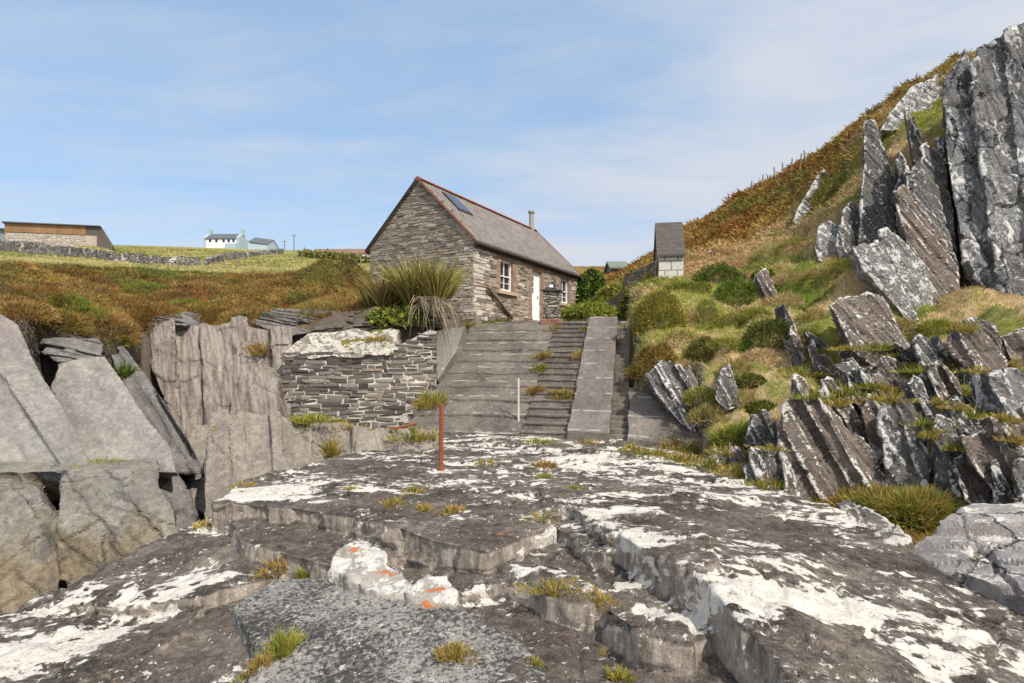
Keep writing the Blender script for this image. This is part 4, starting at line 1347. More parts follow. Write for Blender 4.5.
# terrace in front of the cottage
tz = 1.245
T0, T1 = slip(-4.4, SLEN + .003), slip(1.5, SLEN + .06)
pa = HC + HA * .0 - HB * .02
pb = HC + HA * 9.9 - HB * .02
mb = MB()
corners = [np.array([T0[0], T0[1], tz]), np.array([T1[0], T1[1], tz]), np.array([pb[0] + 1.7, pb[1] - 1.3, 1.74]), np.array([pb[0], pb[1], 1.76]), np.array([pa[0], pa[1], 1.30])]
mb.prism(corners, (0, 0, -.5))
o = mb.build('terrace', M_CON2, None, sub=.4, jit=.05)
sliptag(o)
tag(o, 'grey concrete terrace in front of the cottage', None, None, 'structure')
ROCKS.append(o)

# ------------------------------------------------------------------ stone walls
M_RET = masonry_mat('dark_flat_stones_white_mortar', (.06, .053, .048), (.30, .265, .23), (.60, .56, .50), 2.3, 7.5, .10, .0, .9)
M_GABLE = masonry_mat('grey_slate_rubble', (.12, .105, .09), (.37, .325, .275), (.40, .35, .29), 3.4, 9.5, .07, 0, .6)
M_FRONT = masonry_mat('patched_rubble', (.16, .14, .125), (.46, .41, .36), (.52, .47, .40), 2.8, 6.5, .08, .32, .7)
M_DRY = masonry_mat('dry_stone', (.12, .105, .088), (.40, .35, .285), (.03, .026, .02), 2.6, 8.5, .07, 0, .4)
M_FIELD = masonry_mat('field_wall_stone', (.10, .093, .088), (.30, .28, .262), (.05, .046, .04), 2.2, 4.5, .08, .15, .4)
M_WASH = rock_mat('flaking_whitewash', top=((.13, .115, .095), (.34, .30, .26)), side=((.13, .115, .095), (.36, .32, .275)), thr=.475, sthr=.8, lscale=1.7, orange=1, up=0,
                  lich=(.50, .465, .415), moss=.70)
M_MORT = plain('pale_mortar', (.50, .46, .40), .95, .35, 3, .15, .6, .03)
M_MORT2 = plain('grey_mortar', (.29, .255, .215), .95, .35, 3, .15, .6, .03)
M_STDARK = stone_mat('dark_flat_stone', (.06, .05, .043), (.165, .142, .122), (.30, .262, .225), (.23, .175, .12), (.5, .47, .42))
M_STGREY = stone_mat('grey_slate_stone', (.12, .10, .082), (.25, .212, .172), (.41, .355, .29), (.33, .245, .15), (.56, .52, .46))

rw = empty('retaining_wall', P(350, 420, 16.8), 'dark flat stone retaining wall with white mortar left of the slipway', 'stone wall')
fr_ = (P(272, 420, 16.4), np.array([1, .15, 0]) / 1.011, np.array([0, 0, 0.0]))
pts = [P(268, 440, 16.35), P(268, 386, 16.4), P(282, 384, 16.45), P(284, 353, 16.5), P(384, 352, 17.1), P(400, 345, 17.2), P(430, 330, 17.4), P(436, 331, 17.45), P(437, 440, 17.45)]
mb = MB().prism(pts, (-.15, 1.2, 0))
mb.build('mortar', M_MORT, rw, fr_, sub=.16, jit=.03)
wa = P(437, 440, 17.45) - P(268, 440, 16.35)
wa[2] = 0
wl_ = np.linalg.norm(wa)
wa = wa / wl_
wo = P(268, 440, 16.35)
_tp = [(q - wo) for q in pts[1:8]]
_tx, _tz = np.array([q @ wa for q in _tp]), np.array([q[2] for q in _tp])
def _in(x, z, x0, x1, z0, z1):
    return z1 < np.interp(x, _tx, _tz) + .03
stones('masonry', M_STDARK, rw, wo, wa, UP, (wa[1], -wa[0], 0), wl_, 4.0, .108, (.12, .6), _in, shade_by(.0, .60, .05), (.004, .045), .6, .06, .94, (.58, .9))
mb = MB().prism([P(282, 356, 16.40), P(298, 341, 16.9), P(308, 334, 17.5), P(350, 331, 17.7), P(398, 330, 17.8), P(395, 342, 17.25), P(387, 355, 16.95), P(330, 357, 16.65)], (0, .9, -.25))
o = mb.build('coping', M_WASH, rw, fr_, sub=.16, jit=.12)
o['label'] = 'white flaking sloped top of the wall'
mb = MB().prism([P(437, 380, 17.4), P(434, 331, 17.47), P(464, 327, 19.5), P(456, 352, 18.5)], (.05, 1.0, -.3))
mb.build('render_panel', M_REND, rw, fr_, sub=.2, jit=.03)

ds = empty('dry_stone_wall', P(375, 330, 18.4), 'low stack of loose flat stones beneath the spiky plant', 'stone wall')
fr2 = (P(330, 330, 18.3), np.array([1, 0, 0.0]), np.array([0, 0, 0.0]))
m_st = plain('loose_slate', (.15, .13, .11), .95, .45, 5, .2, .5, .03)
mb = MB()
for r in range(6):
    x = 318 + r * 4 + random.uniform(-6, 3)
    while x < 440 - r * 2:
        w = random.uniform(9, 26)
        zt = P(x, 331 - r * 3.4, 18.2 + r * .05)
        wv = w / F * 18.2
        th = random.uniform(.07, .13)
        top = zt + np.array([random.uniform(-.05, .05), random.uniform(-.15, .1), random.uniform(-.02, .03) + (.12 if x > 370 else 0)])
        rot = random.uniform(-.12, .12)
        mb.box(top, (wv * .97, 0, wv * rot), (random.uniform(-.1, .1), .5, .0), (0, 0, th))
        x += w
mb.build('loose_stones', m_st, ds, fr2, bevel=.012, jit=.03)

for lb, pp in (('long dark stone field wall running below the barn', [(-40, 250, 49), (0, 252, 50), (60, 256, 60), (110, 260.5, 71), (150, 264, 79), (195, 265.5, 86)]),
               ('short grey stone field wall below the white farmhouse', [(203, 265.5, 86), (222, 261, 90), (240, 258.5, 95), (282, 254, 108)])):
    b = [hit(px, py, 30) for px, py, Y in pp]
    w = empty('field_wall', b[0], lb, 'stone wall')
    mb = MB()
    hp0, hp1 = (13.5, 7.0) if 'long' in lb else (8.0, 5.5)
    hs_ = [(hp0 + (hp1 - hp0) * i / (len(b) - 1)) * q[1] / F for i, q in enumerate(b)]
    for i in range(len(b) - 1):
        p0, p1 = b[i] - (0, 0, .4), b[i + 1] - (0, 0, .4)
        n_ = 6
        for k in range(n_):
            a0, a1 = p0 + (p1 - p0) * k / n_, p0 + (p1 - p0) * (k + 1) / n_
            g0, g1 = hs_[i] + (hs_[i + 1] - hs_[i]) * k / n_, hs_[i] + (hs_[i + 1] - hs_[i]) * (k + 1) / n_
            h0, h1 = g0 + .4 + .14 * vn(a0[None] * .35, 3)[0], g1 + .4 + .14 * vn(a1[None] * .35, 3)[0]
            mb.prism([a0, a1, a1 + UP * h1, a0 + UP * h0], (.1, .7, 0))
    mb.build('masonry', M_FIELD, w, (b[0], np.array([1, .5, 0]), np.zeros(3)), sub=1.0, jit=.15)

UP1 = UP.copy()
HA1, HB1 = HA, HB
UP, HA, HB = UP * KH, HA * KH, HB * KH      # the cottage is drawn up in its own units
# ------------------------------------------------------------------ cottage
def hp(t, w, z):
    return np.array([HC[0], HC[1], 0]) + HA * t + HB * w + UP * z


M_SLATE = MT('roof_slates', .85, .25)
m = M_SLATE
uv = m.attr('uvw', 'Vector')
b = m.n('ShaderNodeTexBrick', {'Vector': uv, 'Color1': (.235, .205, .185, 1), 'Color2': (.15, .13, .12, 1), 'Mortar': (.05, .045, .04, 1), 'Scale': 1.0, 'Mortar Size': .008,
                               'Brick Width': .26, 'Row Height': .17, 'Bias': -.1})
p = m.pos()
n1 = m.noise(p, 1.1, 6, .65)
n2 = m.noise(p, 11, 5, .7)
c = m.mix(m.step(n2, .45, .7, 0, .6), b.outputs['Color'], (.29, .25, .22))
c = m.mix(m.step(n1, .52, .66, 0, .55), c, (.27, .245, .22))
c = m.mix(m.step(n1, .32, .42, .4, 0), c, (.12, .105, .10))
row = m.ma('FRACT', m.ma('DIVIDE', m.n('ShaderNodeSeparateXYZ', {0: uv}).outputs[1], .17))
m.out(c, m.bump(m.ma('ADD', m.ma('MULTIPLY', row, -.6), m.ma('ADD', m.ma('MULTIPLY', n2, .4), m.ma('MULTIPLY', b.outputs['Fac'], -.5))), .9, .03))
M_RTILE = plain('red_clay', (.27, .105, .07), .85, .35, 5)
M_BRICK = brick_mat('old_orange_brick', (.34, .185, .125), (.24, .135, .10), (.36, .31, .26), .2, .08)
M_WHITE = plain('white_paint', (.80, .80, .78), .5, .04, 3)
M_DARKG = MT('dark_window_glass', .08, .6).out((.02, .022, .025))
M_SILL = plain('pale_stone_sill', (.40, .32, .23), .9, .25, 7)
M_GUT = plain('dark_brown_gutter', (.045, .03, .026), .5, .2, 4)
M_QUOIN = plain('pale_plaster_quoin', (.46, .40, .34), .95, .3, 5, .15, .6, .03)
M_METAL = plain('grey_metal', (.36, .35, .32), .5, .2, 5)

cot = empty('cottage', hp(HLEN / 2, 0, 1.5), 'stone cottage with steep slate roof and white door above the slipway', 'cottage')
FR = (np.array([HC[0], HC[1], 0]), HA1, HB1)
WT = .45
win = [(1.93, 2.93, 2.46, 3.68), (7.74, 8.76, 2.46, 3.66)]
door = (4.66, 5.66, 1.5, 3.62)
mb = MB()
ops = [win[0], door, win[1]]
t = 0.0
for (a, b_, z0, z1) in ops:
    mb.box(hp(t, 0, .6), HA * (a - t), HB * WT, UP * (HE - .6))
    mb.box(hp(a, 0, .6), HA * (b_ - a), HB * WT, UP * (z0 - .6))
    mb.box(hp(a, 0, z1), HA * (b_ - a), HB * WT, UP * (HE - z1))
    t = b_
mb.box(hp(t, 0, .6), HA * (HLEN - t), HB * WT, UP * (HE - .6))
fw_ = mb.build('wall', M_MORT2, cot, FR)
fw_['label'] = 'patched rubble front wall'
for t0, lb in ((0.0, 'slate rubble gable wall facing the inlet'), (HLEN - WT, 'far gable wall')):
    mb = MB().prism([hp(t0 - .004, WT + .001, .6), hp(t0 - .004, HW, .6), hp(t0 - .004, HW, HE), hp(t0 - .004, HW / 2, HR - .05), hp(t0 - .004, WT + .001, HE + .38), ], HA * WT)
    gw = mb.build('wall', M_MORT2, cot, FR)
    gw['label'] = lb
mb = MB().prism([hp(-.004, .0, HE + .001), hp(-.004, WT, HE + .001), hp(-.004, WT, HE + .38)], HA * WT)
mb.build('wall', M_MORT2, cot, FR)
def _gable(x, z, x0, x1, z0, z1):
    zz = z1 + .9
    return zz < HE + (HR - HE) * (1 - abs(x - HW / 2) / (HW / 2)) + .02


def _gshade(x, z, R):
    if x < .45 + .2 * R.random() and R.random() < .75:
        return R.uniform(.62, .96)
    if x < 1.2 and z < 1.9 and R.random() < .25:
        return .77
    return R.uniform(.12, .66) if R.random() > .06 else .77


stones('masonry', M_STGREY, cot, hp(-.006, 0, .9), HB, UP, -HA, HW, 5.6, .088, (.12, .42), _gable, _gshade, (.004, .035), .45, .08)['label'] = 'slate rubble of the gable'


def _front(x, z, x0, x1, z0, z1):
    za, zb = z0 + .9, z1 + .9
    for (a_, b__, w0, w1) in ops:
        if x1 > a_ - .2 and x0 < b__ + .2 and zb > w0 - .02 and za < w1 + .2:
            return False
    return zb < HE - .02


def _fshade(x, z, R):
    w = vn(np.array([[x * .9, z * 1.1, 3.3]]), 5)[0]
    if (x < .5 and R.random() < .6) or w > .25 and R.random() < .5 or (z < 1.4 and x < 1.6 and R.random() < .5):
        return R.uniform(.85, .99)
    return R.uniform(.05, .66) if R.random() > .1 else .77


M_STWARM = stone_mat('warm_rubble_stone', (.13, .10, .078), (.27, .215, .165), (.43, .36, .285), (.36, .245, .14), (.58, .53, .46))
stones('masonry', M_STWARM, cot, hp(0, -.004, .9), HA, UP, -HB, HLEN, 3.3, .125, (.16, .55), _front, _fshade, (.004, .035), .35, .06)['label'] = 'patched rubble of the front'
MB().box(hp(-.01, -.10, .8), HA * 1.7, HB * .095, UP * .62).build('plinth', M_MORT2, cot, FR, sub=.2, jit=.04)
stones('footing', M_STGREY, cot, hp(.0, -.09, .9), HA, UP, -HB, 1.7, .5, .13, (.18, .5), lambda *q: True, shade_by(.15, .7, .1, .15), (.02, .08), .4, .1)
# roof
run = HW / 2
sl = math.atan2(HR - HE, run)
ov = .22
def roofpt(t, s, side, lift=0.0):
    """s from 0 at the ridge down the slope"""
    w = run + (-1 if side == 0 else 1) * s * math.cos(sl)
    return hp(t, w, HR - s * math.sin(sl) + .06 + lift)


SLN = run / math.cos(sl) + ov
rf = None
for side in (0, 1):
    mb = MB().prism([roofpt(-.1, 0, side), roofpt(HLEN + .1, 0, side), roofpt(HLEN + .1, SLN, side), roofpt(-.1, SLN, side)], (0, 0, -.09))
    o = mb.build('roof', M_SLATE.m, cot, None, sub=.5, jit=.025)
    co = np.array([v.co[:] for v in o.data.vertices]) + ORG[o.name]
    vattr(o.data, 'uvw', np.stack([(co - FR[0]) @ HA1, (HR * KH - co[:, 2]) / math.sin(sl), 0 * co[:, 0]], 1))
    o['label'] = 'slate roof slope facing the terrace' if side == 0 else 'rear slate roof slope'
    if side == 0:
        rf = o
mb = MB()
for k in range(25):
    t0 = -.12 + k * (HLEN + .24) / 25
    t1 = t0 + (HLEN + .24) / 25 - .012
    a = [hp(t0, run - .17, HR - .07 + .06), hp(t0, run - .10, HR + .06), hp(t0, run, HR + .12), hp(t0, run + .10, HR + .06), hp(t0, run + .17, HR - .07 + .06)]
    mb.prism(a, HA * (t1 - t0))
mb.build('ridge_tiles', M_RTILE, rf)
for t0 in (-.17, HLEN + .103):
    for side in (0, 1):
        mb = MB()
        for k in range(11):
            s0, s1 = .12 + k * (SLN - .12) / 11, .12 + (k + 1) * (SLN - .12) / 11 - .01
            a = [roofpt(t0 + .03, s0, side, .03), roofpt(t0 + .03, s1, side, .03), roofpt(t0 + .03, s1, side, -.06), roofpt(t0 + .03, s0, side, -.06)]
            mb.prism(a, HA * .035)
        mb.build('verge', M_RTILE if side == 0 else M_GUT, rf)
# skylight
mb = MB().prism([roofpt(.95, .5, 0, .07), roofpt(1.95, .5, 0, .07), roofpt(1.95, 1.6, 0, .07), roofpt(.95, 1.6, 0, .07)], (0, 0, -.06))
sk = mb.build('skylight', M_GUT, cot)
mb = MB().prism([roofpt(1.02, .57, 0, .078), roofpt(1.88, .57, 0, .078), roofpt(1.88, 1.53, 0, .078), roofpt(1.02, 1.53, 0, .078)], (0, 0, -.006))
mb.build('pane', MT('skylight_glass', .12, .5).out((.02, .03, .05)), sk)
# flue
q0 = roofpt(9.3, .12, 0, -.1)
mb = MB().tube(q0, q0 + UP * .95, .14, .13, 14).tube(q0 + UP * .93, q0 + UP * 1.03, .19, .19, 14)
mb.build('flue', plain('flue_pipe', (.30, .28, .24), .8, .25), rf, smooth=False)
# gutter, fascia and downpipe
g0 = roofpt(-.08, SLN + .02, 0, -.13)
mb = MB().box(roofpt(-.08, SLN - .02, 0, -.115), HA * (HLEN + .16), HB * .06, UP * -.14)
mb.tube(g0 - UP * .0 - HB * .02, g0 + HA * (HLEN + .16) - HB * .02, .062, .062, 8)
mb.build('gutter', M_GUT, cot)


def window(a, b_, z0, z1, is_door=False):
    # brick margins, 2 cm proud of the stone
    mb = MB()
    bw = .24
    z_ = z0
    nz = int((z1 - z0) / .24)
    for k in range(nz + 1):
        jj = random.uniform(-.05, .06)
        h = min(.24, z1 - z0 - k * .24)
        if h < .05:
            continue
        e = bw + (.09 if k % 2 else 0) + jj
        mb.box(hp(a - e, -.022, z0 + k * .24), HA * e, HB * .2, UP * (h - .002))
        mb.box(hp(b_, -.022, z0 + k * .24), HA * e, HB * .2, UP * (h - .002))
    mb.box(hp(a - bw - .05, -.024, z1), HA * (b_ - a + 2 * bw + .1), HB * .2, UP * .25)
    return mb


for (a, b_, z0, z1) in win:
    rv = .09
    mb = MB()
    fw = .06
    mb.box(hp(a, rv, z0), HA * fw, HB * .08, UP * (z1 - z0))
    mb.box(hp(b_ - fw, rv, z0), HA * fw, HB * .08, UP * (z1 - z0))
    mb.box(hp(a + fw, rv, z0), HA * (b_ - a - 2 * fw), HB * .08, UP * .1)
    mb.box(hp(a + fw, rv, z1 - .08), HA * (b_ - a - 2 * fw), HB * .08, UP * .08)
    zm = (z0 + z1) / 2
    mb.box(hp(a + fw, rv - .012, zm - .03), HA * (b_ - a - 2 * fw), HB * .08, UP * .04)
    tm = (a + b_) / 2
    for zz0, zz1 in ((z0 + .1, zm - .03), (zm + .03, z1 - .08)):
        mb.box(hp(tm - .018, rv + .03, zz0), HA * .036, HB * .05, UP * (zz1 - zz0))
    for zz in (z0 + .1 + (zm - .03 - z0 - .1) / 2,):
        mb.box(hp(a + fw, rv + .035, zz - .01), HA * (tm - .018 - a - fw), HB * .02, UP * .02)
        mb.box(hp(tm + .018, rv + .035, zz - .01), HA * (b_ - fw - tm - .018), HB * .02, UP * .02)
    w_ = mb.build('window', M_WHITE, cot)
    MB().box(hp(a + .01, rv + .062, z0 + .01), HA * (b_ - a - .02), HB * .012, UP * (z1 - z0 - .02)).build('pane', M_DARKG, w_)
    MB().box(hp(a - .3, -.13, z0 - .13), HA * (b_ - a + .6), HB * .26, UP * .13).build('sill', M_SILL, w_, bevel=.01)
    window(a, b_, z0, z1).build('brick_surround', M_BRICK, w_, FR, bevel=.01, sub=.12, jit=.035)
a, b_, z0, z1 = door
rv = .12
mb = MB().box(hp(a, rv, z0), HA * .07, HB * .1, UP * (z1 - z0)).box(hp(b_ - .07, rv, z0), HA * .07, HB * .1, UP * (z1 - z0)).box(hp(a + .07, rv, z1 - .08), HA * (b_ - a - .14), HB * .1, UP * .08)
zg = z0 + 1.15
mb.box(hp(a + .072, rv + .03, z0), HA * (b_ - a - .144), HB * .05, UP * (zg - z0))
mb.box(hp(a + .072, rv + .03, z1 - .22), HA * (b_ - a - .144), HB * .05, UP * .138)
mb.box(hp(a + .072, rv + .03, zg), HA * .10, HB * .05, UP * (z1 - .22 - zg))
mb.box(hp(a + .50, rv + .03, zg), HA * (b_ - .072 - a - .50), HB * .05, UP * (z1 - .22 - zg))
mb.box(hp(a + .318, rv + .035, zg), HA * .03, HB * .04, UP * (z1 - .22 - zg))
for k in (1, 2):
    zz = zg + (z1 - .22 - zg) * k / 3
    mb.box(hp(a + .172, rv + .04, zz), HA * .146, HB * .03, UP * .025)
    mb.box(hp(a + .348, rv + .04, zz), HA * .152, HB * .03, UP * .025)
for k in range(1, 6):
    mb.box(hp(a + .072 + k * .142, rv + .024, z0 + .12), HA * .012, HB * .008, UP * (zg - z0 - .2))
d_ = mb.build('door', M_WHITE, cot)
MB().box(hp(a + .15, rv + .066, zg - .02), HA * .4, HB * .01, UP * (z1 - .2 - zg)).build('pane', M_DARKG, d_)
MB().box(hp(a + .80, rv - .035, zg - .12), HA * .10, HB * .03, UP * .03).box(hp(a + .8, rv - .005, zg - .16), HA * .03, HB * .037, UP * .11).build('handle', M_METAL, d_)
window(a, b_, z0, z1, True).build('brick_surround', M_BRICK, d_, FR, bevel=.01, sub=.12, jit=.035)

# strip added for a dark diagonal low on the front wall
o = MB().box(hp(.75, -.16, 2.42), HA * 1.95 + UP * -1.02, HB * .10, UP * .085 + HA * .04).build('diagonal_strip', plain('dark_brown_strip', (.12, .092, .072), .9, .35, 9), None, bevel=.015, jit=.02, sub=.3)
tag(o, 'dark brown strip set diagonally against the front wall of the cottage', 'timber beam')

UP, HA, HB = UP1, HA1, HB1

# gate pillar at the head of the steps
pb_ = slip(-1.42, SLEN + .15)
pb_ = np.array([pb_[0], pb_[1], tz - .02])
pil = empty('gate_pillar', pb_, 'square rubble stone pillar with overhanging slab at the head of the steps', 'pillar')
frp = (pb_, SU, SV)
mb = MB()
n_ = 7
for k in range(n_):
    w = .31 - .007 * k + .012 * (k % 2)
    mb.box(pb_ - SU * w - SV * w + UP * (k * .17), SU * 2 * w, SV * 2 * w, UP * .168)
mb.build('shaft', M_DRY, pil, frp, bevel=.02, sub=.12, jit=.05)
o = MB().box(pb_ - SU * .37 - SV * .36 + UP * (n_ * .17 + .0), SU * .74, SV * .72, UP * .07).build('cap_slab', plain('dark_cap', (.085, .075, .065), .9, .3), pil, frp, bevel=.015, sub=.15, jit=.03)
z_ = n_ * .17 + .071
mb = MB().prism([pb_ + SU * a_ + SV * b__ + UP * z_ for a_, b__ in ((-.2, -.2), (.17, -.22), (.2, .18), (-.16, .2))], UP * .22)
mb.prism([pb_ + SU * a_ + SV * b__ + UP * (z_ + .222) for a_, b__ in ((-.15, -.15), (.13, -.14), (.12, .14), (-.13, .12))], UP * .16)
o = mb.build('top_stones', M_DRY, pil, frp, bevel=.02, sub=.1, jit=.06)
o = MB().box(pb_ + SU * -.06 - SV * .235 + UP * (z_ + .04), SU * .15, SV * .03, UP * .12).build('white_stone', M_WHITE, pil, None, bevel=.02, sub=.06, jit=.05)
mb = MB().box(pb_ - SU * .40 - SV * .40 + UP * -.2, SU * .8, SV * .8, UP * .34)
mb.build('foot', brick_mat('worn_red_brick', (.30, .13, .085), (.22, .11, .08), (.25, .2, .16)), pil, frp, bevel=.02, sub=.12, jit=.06)

# ------------------------------------------------------------------ stone hut on the bank
M_HROOF = brick_mat('dark_old_slates', (.135, .12, .105), (.09, .08, .072), (.03, .028, .025), .3, .16)

h0 = hit(671, 279, 18)
hz = h0[2] - .15
ax = np.array([.985, -.17, 0])
ay = np.array([.17, .985, 0])
hut = empty('stone_hut', h0, 'tiny white fronted hut with steep grey roof on the grassy bank', 'hut')
wd = 24 / F * h0[1]
z1_ = (HY - 255) / F * h0[1]
zr = (HY - 224) / F * (h0[1] + .9)
o_ = np.array([h0[0], h0[1], 0]) - ax * wd / 2
frh = (o_, ax, ay)
dp = 1.9
mb = MB().box(o_ + UP * (hz - .5), ax * wd, ay * .2, UP * (z1_ - hz + .5))
mb.build('front_wall', brick_mat('white_blocks', (.66, .63, .57), (.52, .49, .44), (.16, .145, .125), .52, .40, .022), hut, frh)
for k in (0, 1):
    w0 = o_ + ax * (k * (wd - .2))
    mb = MB().prism([w0 + ay * .202 + UP * (hz - .8), w0 + ay * dp + UP * (hz - .8), w0 + ay * dp + UP * z1_, w0 + ay * 1.0 + UP * (zr - .03), w0 + ay * .202 + UP * (z1_ + .25)], ax * .2)
    mb.build('side_wall', M_DRY, hut, (o_, ay, ax))
for k, (ya, za, yb2, zb) in enumerate(((-.14, z1_ - .08, 1.0, zr), (2.04, z1_ - .08, 1.0, zr))):
    a_ = o_ - ax * .08
    mb = MB().prism([a_ + ay * ya + UP * za, a_ + ax * (wd + .16) + ay * ya + UP * za, a_ + ax * (wd + .16) + ay * yb2 + UP * zb, a_ + ay * yb2 + UP * zb], (0, 0, .09))
    o = mb.build('roof', M_HROOF, hut, None)
    co = np.array([v.co[:] for v in o.data.vertices]) + ORG[o.name]
    vattr(o.data, 'uvw', np.stack([(co - o_) @ ax, (co - o_) @ ay + co[:, 2], 0 * co[:, 0]], 1))
# low stone wall running back from the hut
q0, q1 = o_ + ay * .3 + UP * (hz - .6), hit(630, 289, 18)
hw_ = empty('stone_wall', q0, 'low dark stone wall running left from the tiny hut', 'stone wall')
mb = MB()
e0, e1 = o_ - ax * .02 + ay * .5, np.array([q1[0], q1[1] + 1.5, 0])
for k in range(6):
    a0, a1 = e0 + (e1 - e0) * k / 6, e0 + (e1 - e0) * (k + 1) / 6
    zt0, zt1 = (HY - (260 + 2.8 * k)) / F * a0[1], (HY - (260 + 2.8 * (k + 1))) / F * a1[1]
    mb.prism([a0 + UP * (zt0 - 2.6), a1 + UP * (zt1 - 2.6), a1 + UP * zt1, a0 + UP * zt0], (.3, .35, 0))
mb.build('masonry', M_DRY, hw_, (e0, np.array([-.6, .8, 0]), np.zeros(3)), sub=.3, jit=.08)

# ------------------------------------------------------------------ far buildings
def quad_house(name, label, cat, px0, px1, pyb, pye, pyr, Y, depth, wallm, roofm, grp=None, skew=0.0):
    """gabled building, long side to the inlet; rows of the photograph give base, eaves and ridge"""
    x0, x1 = P(px0, 0, Y)[0], P(px1, 0, Y)[0]
    z0, ze = (HY - pyb) / F * Y, (HY - pye) / F * Y
    zr_ = (HY - pyr) / F * (Y + depth / 2)
    e = empty(name, ((x0 + x1) / 2, Y, z0), label, cat, grp)
    sk = np.array([1, skew, 0])
    A = np.array([x0, Y, 0])
    fr3 = (A, np.array([1, 0, 0.0]), np.array([0, 1.0, 0]))
    L = sk * (x1 - x0)
    mb = MB().prism([A + UP * (z0 - 3), A + (0, depth, 0) + UP * (z0 - 3), A + (0, depth, 0) + UP * ze, A + (0, depth / 2, 0) + UP * (zr_ - .1), A + UP * ze], L)
    mb.build('wall', wallm, e, fr3)
    for a_, b2 in ((-.35, depth / 2), (depth + .35, depth / 2)):
        za = ze - .1
        mb = MB().prism([A - L / np.linalg.norm(L) * .2 + (0, a_, za), A + L * 1.0 + L / np.linalg.norm(L) * .2 + (0, a_, za), A + L + L / np.linalg.norm(L) * .2 + (0, b2, zr_ + .02), A - L / np.linalg.norm(L) * .2 + (0, b2, zr_ + .02)], (0, 0, .15))
        o = mb.build('roof', roofm, e)
    return e, A, L, z0, ze, zr_


M_FWHITE = plain('white_render', (.72, .73, .74), .9, .05, 1)
M_FBLUE = plain('blue_grey_render', (.33, .41, .45), .9, .1, 1)
M_FROOF = plain('dark_far_roof', (.10, .11, .125), .8, .2, .6)
M_FBROWN = plain('brown_tiled_roof', (.20, .12, .09), .9, .25, .6)
e, A, L, z0, ze, zr_ = quad_house('farmhouse', 'white farmhouse with blue grey gables and two end chimneys on the skyline', 'house', 206, 236, 249, 238.5, 234.5, 178, 6, M_FWHITE, M_FROOF)
wl = np.linalg.norm(L)
for k in (0, 1):
    xx = A[0] + (-.9 if k == 0 else wl + .002)
    mb = MB().prism([np.array([xx, A[1] + y_, zz]) for y_, zz in ((0, z0 - 3), (6, z0 - 3), (6, ze + .3), (3, zr_ + .5), (0, ze + .3))], (.9, 0, 0))
    mb.build('wall', M_FBLUE, e, (A, np.array([1, 0, 0]), np.array([0, 1, 0])))['label'] = 'blue grey gable end'
    MB().box((xx - .15, A[1] + 2.2, zr_ - .5), (1.2, 0, 0), (0, 1.6, 0), (0, 0, 2.0)).build('chimney', M_FBLUE, e)
for k, fx in enumerate((.1, .31, .55, .72, .88)):
    w_ = MB().box((A[0] + wl * fx, A[1] - .05, z0 + 2.1), (.7, 0, 0), (0, .1, 0), (0, 0, 1.0)).build('window', M_DARKG, e)
MB().box((A[0] + wl * .68, A[1] - 1.0, z0 - 2), (3.5, 0, 0), (0, .95, 0), (0, 0, 3.6)).build('porch', M_FBLUE, e)
e2, *_ = quad_house('farm_building', 'blue grey gabled farm building right of the white farmhouse', 'building', 249, 262, 250, 242, 238, 172, 9, M_FBLUE, M_FROOF, None, .9)
e3, A, L, z0, ze, zr_ = quad_house('bungalow', 'long low bungalow with brown roof left of the cottage gable', 'house', 311, 374, 259, 253.5, 249.5, 152, 7, plain('buff_render', (.42, .33, .25), .9, .15, .5), M_FBROWN)
for k in range(5):
    MB().box((A[0] + 1.2 + k * 3.1, A[1] - .04, z0 + .5), (1.3, 0, 0), (0, .1, 0), (0, 0, .8)).build('window', M_DARKG if k % 2 else M_FWHITE, e3)
# barn
M_CLAD = MT('rusty_brown_cladding', .8, .3)
m = M_CLAD
p = m.pos()
w = m.n('ShaderNodeTexWave', {'Vector': p, 'Scale': 1.6, 'Distortion': .0}, bands_direction='X').outputs['Fac']
n1 = m.noise(m.map(p, (1, 1, .3)), .8, 5, .6)
m.out(m.mix(m.ma('MULTIPLY', w, .35), m.ramp(n1, [(.35, (.24, .135, .065)), (.65, (.34, .20, .10))]), (.14, .08, .045)))
Yb = 76
def bp(px, py, dy=0):
    return P(px, py, Yb) + (0, dy, 0)
barn = empty('barn', bp(50, 245), 'long brown clad barn over pale block wall on the skyline', 'barn')
bx_ = np.array([-.60 * 10, 10, .35])
mb = MB().prism([bp(5, 250), bp(86, 250), bp(86, 235.0), bp(5, 231.8)], bx_)
mb.build('wall', masonry_mat('pale_block_wall', (.36, .31, .26), (.48, .43, .37), (.30, .27, .23), 1.6, 2.5, .03, 0, .2), barn, (bp(5, 250), np.array([1, 0, 0]), np.zeros(3)))
mb = MB().prism([bp(5, 231.7, -.08), bp(86, 234.9, -.08), bp(86, 226.2, -.08), bp(5, 222.2, -.08)], bx_)
mb.build('cladding', M_CLAD.m, barn)
mb = MB().prism([bp(4, 221.8, -.4), bp(102, 226.2, -.4), bp(103, 227.0, -.4), bp(4, 222.8, -.4)], bx_ * 1.05)
mb.build('roof', M_FROOF, barn)
mb = MB().prism([bp(86.15, 235.2, -.06), bp(97.1, 235.5, -.06), bp(97.1, 250, -.06), bp(110, 250, .5), bp(109, 243, .5), bp(102, 227.2, -.06), bp(86.15, 226.4, -.06)], bx_)
mb.build('lean_to', plain('dark_cladding', (.10, .085, .075), .85, .25, .8), barn)
mb = MB().prism([bp(86.15, 250, -.02), bp(97, 250, -.02), bp(97, 235.6, -.02), bp(86.15, 235.3, -.02)], (0, .4, 0))
mb.build('wall', plain('pale_end_wall', (.40, .35, .29), .9, .2, 1), barn)
sh = empty('shed', bp(1, 238), 'small grey shed at the left end of the barn', 'shed')
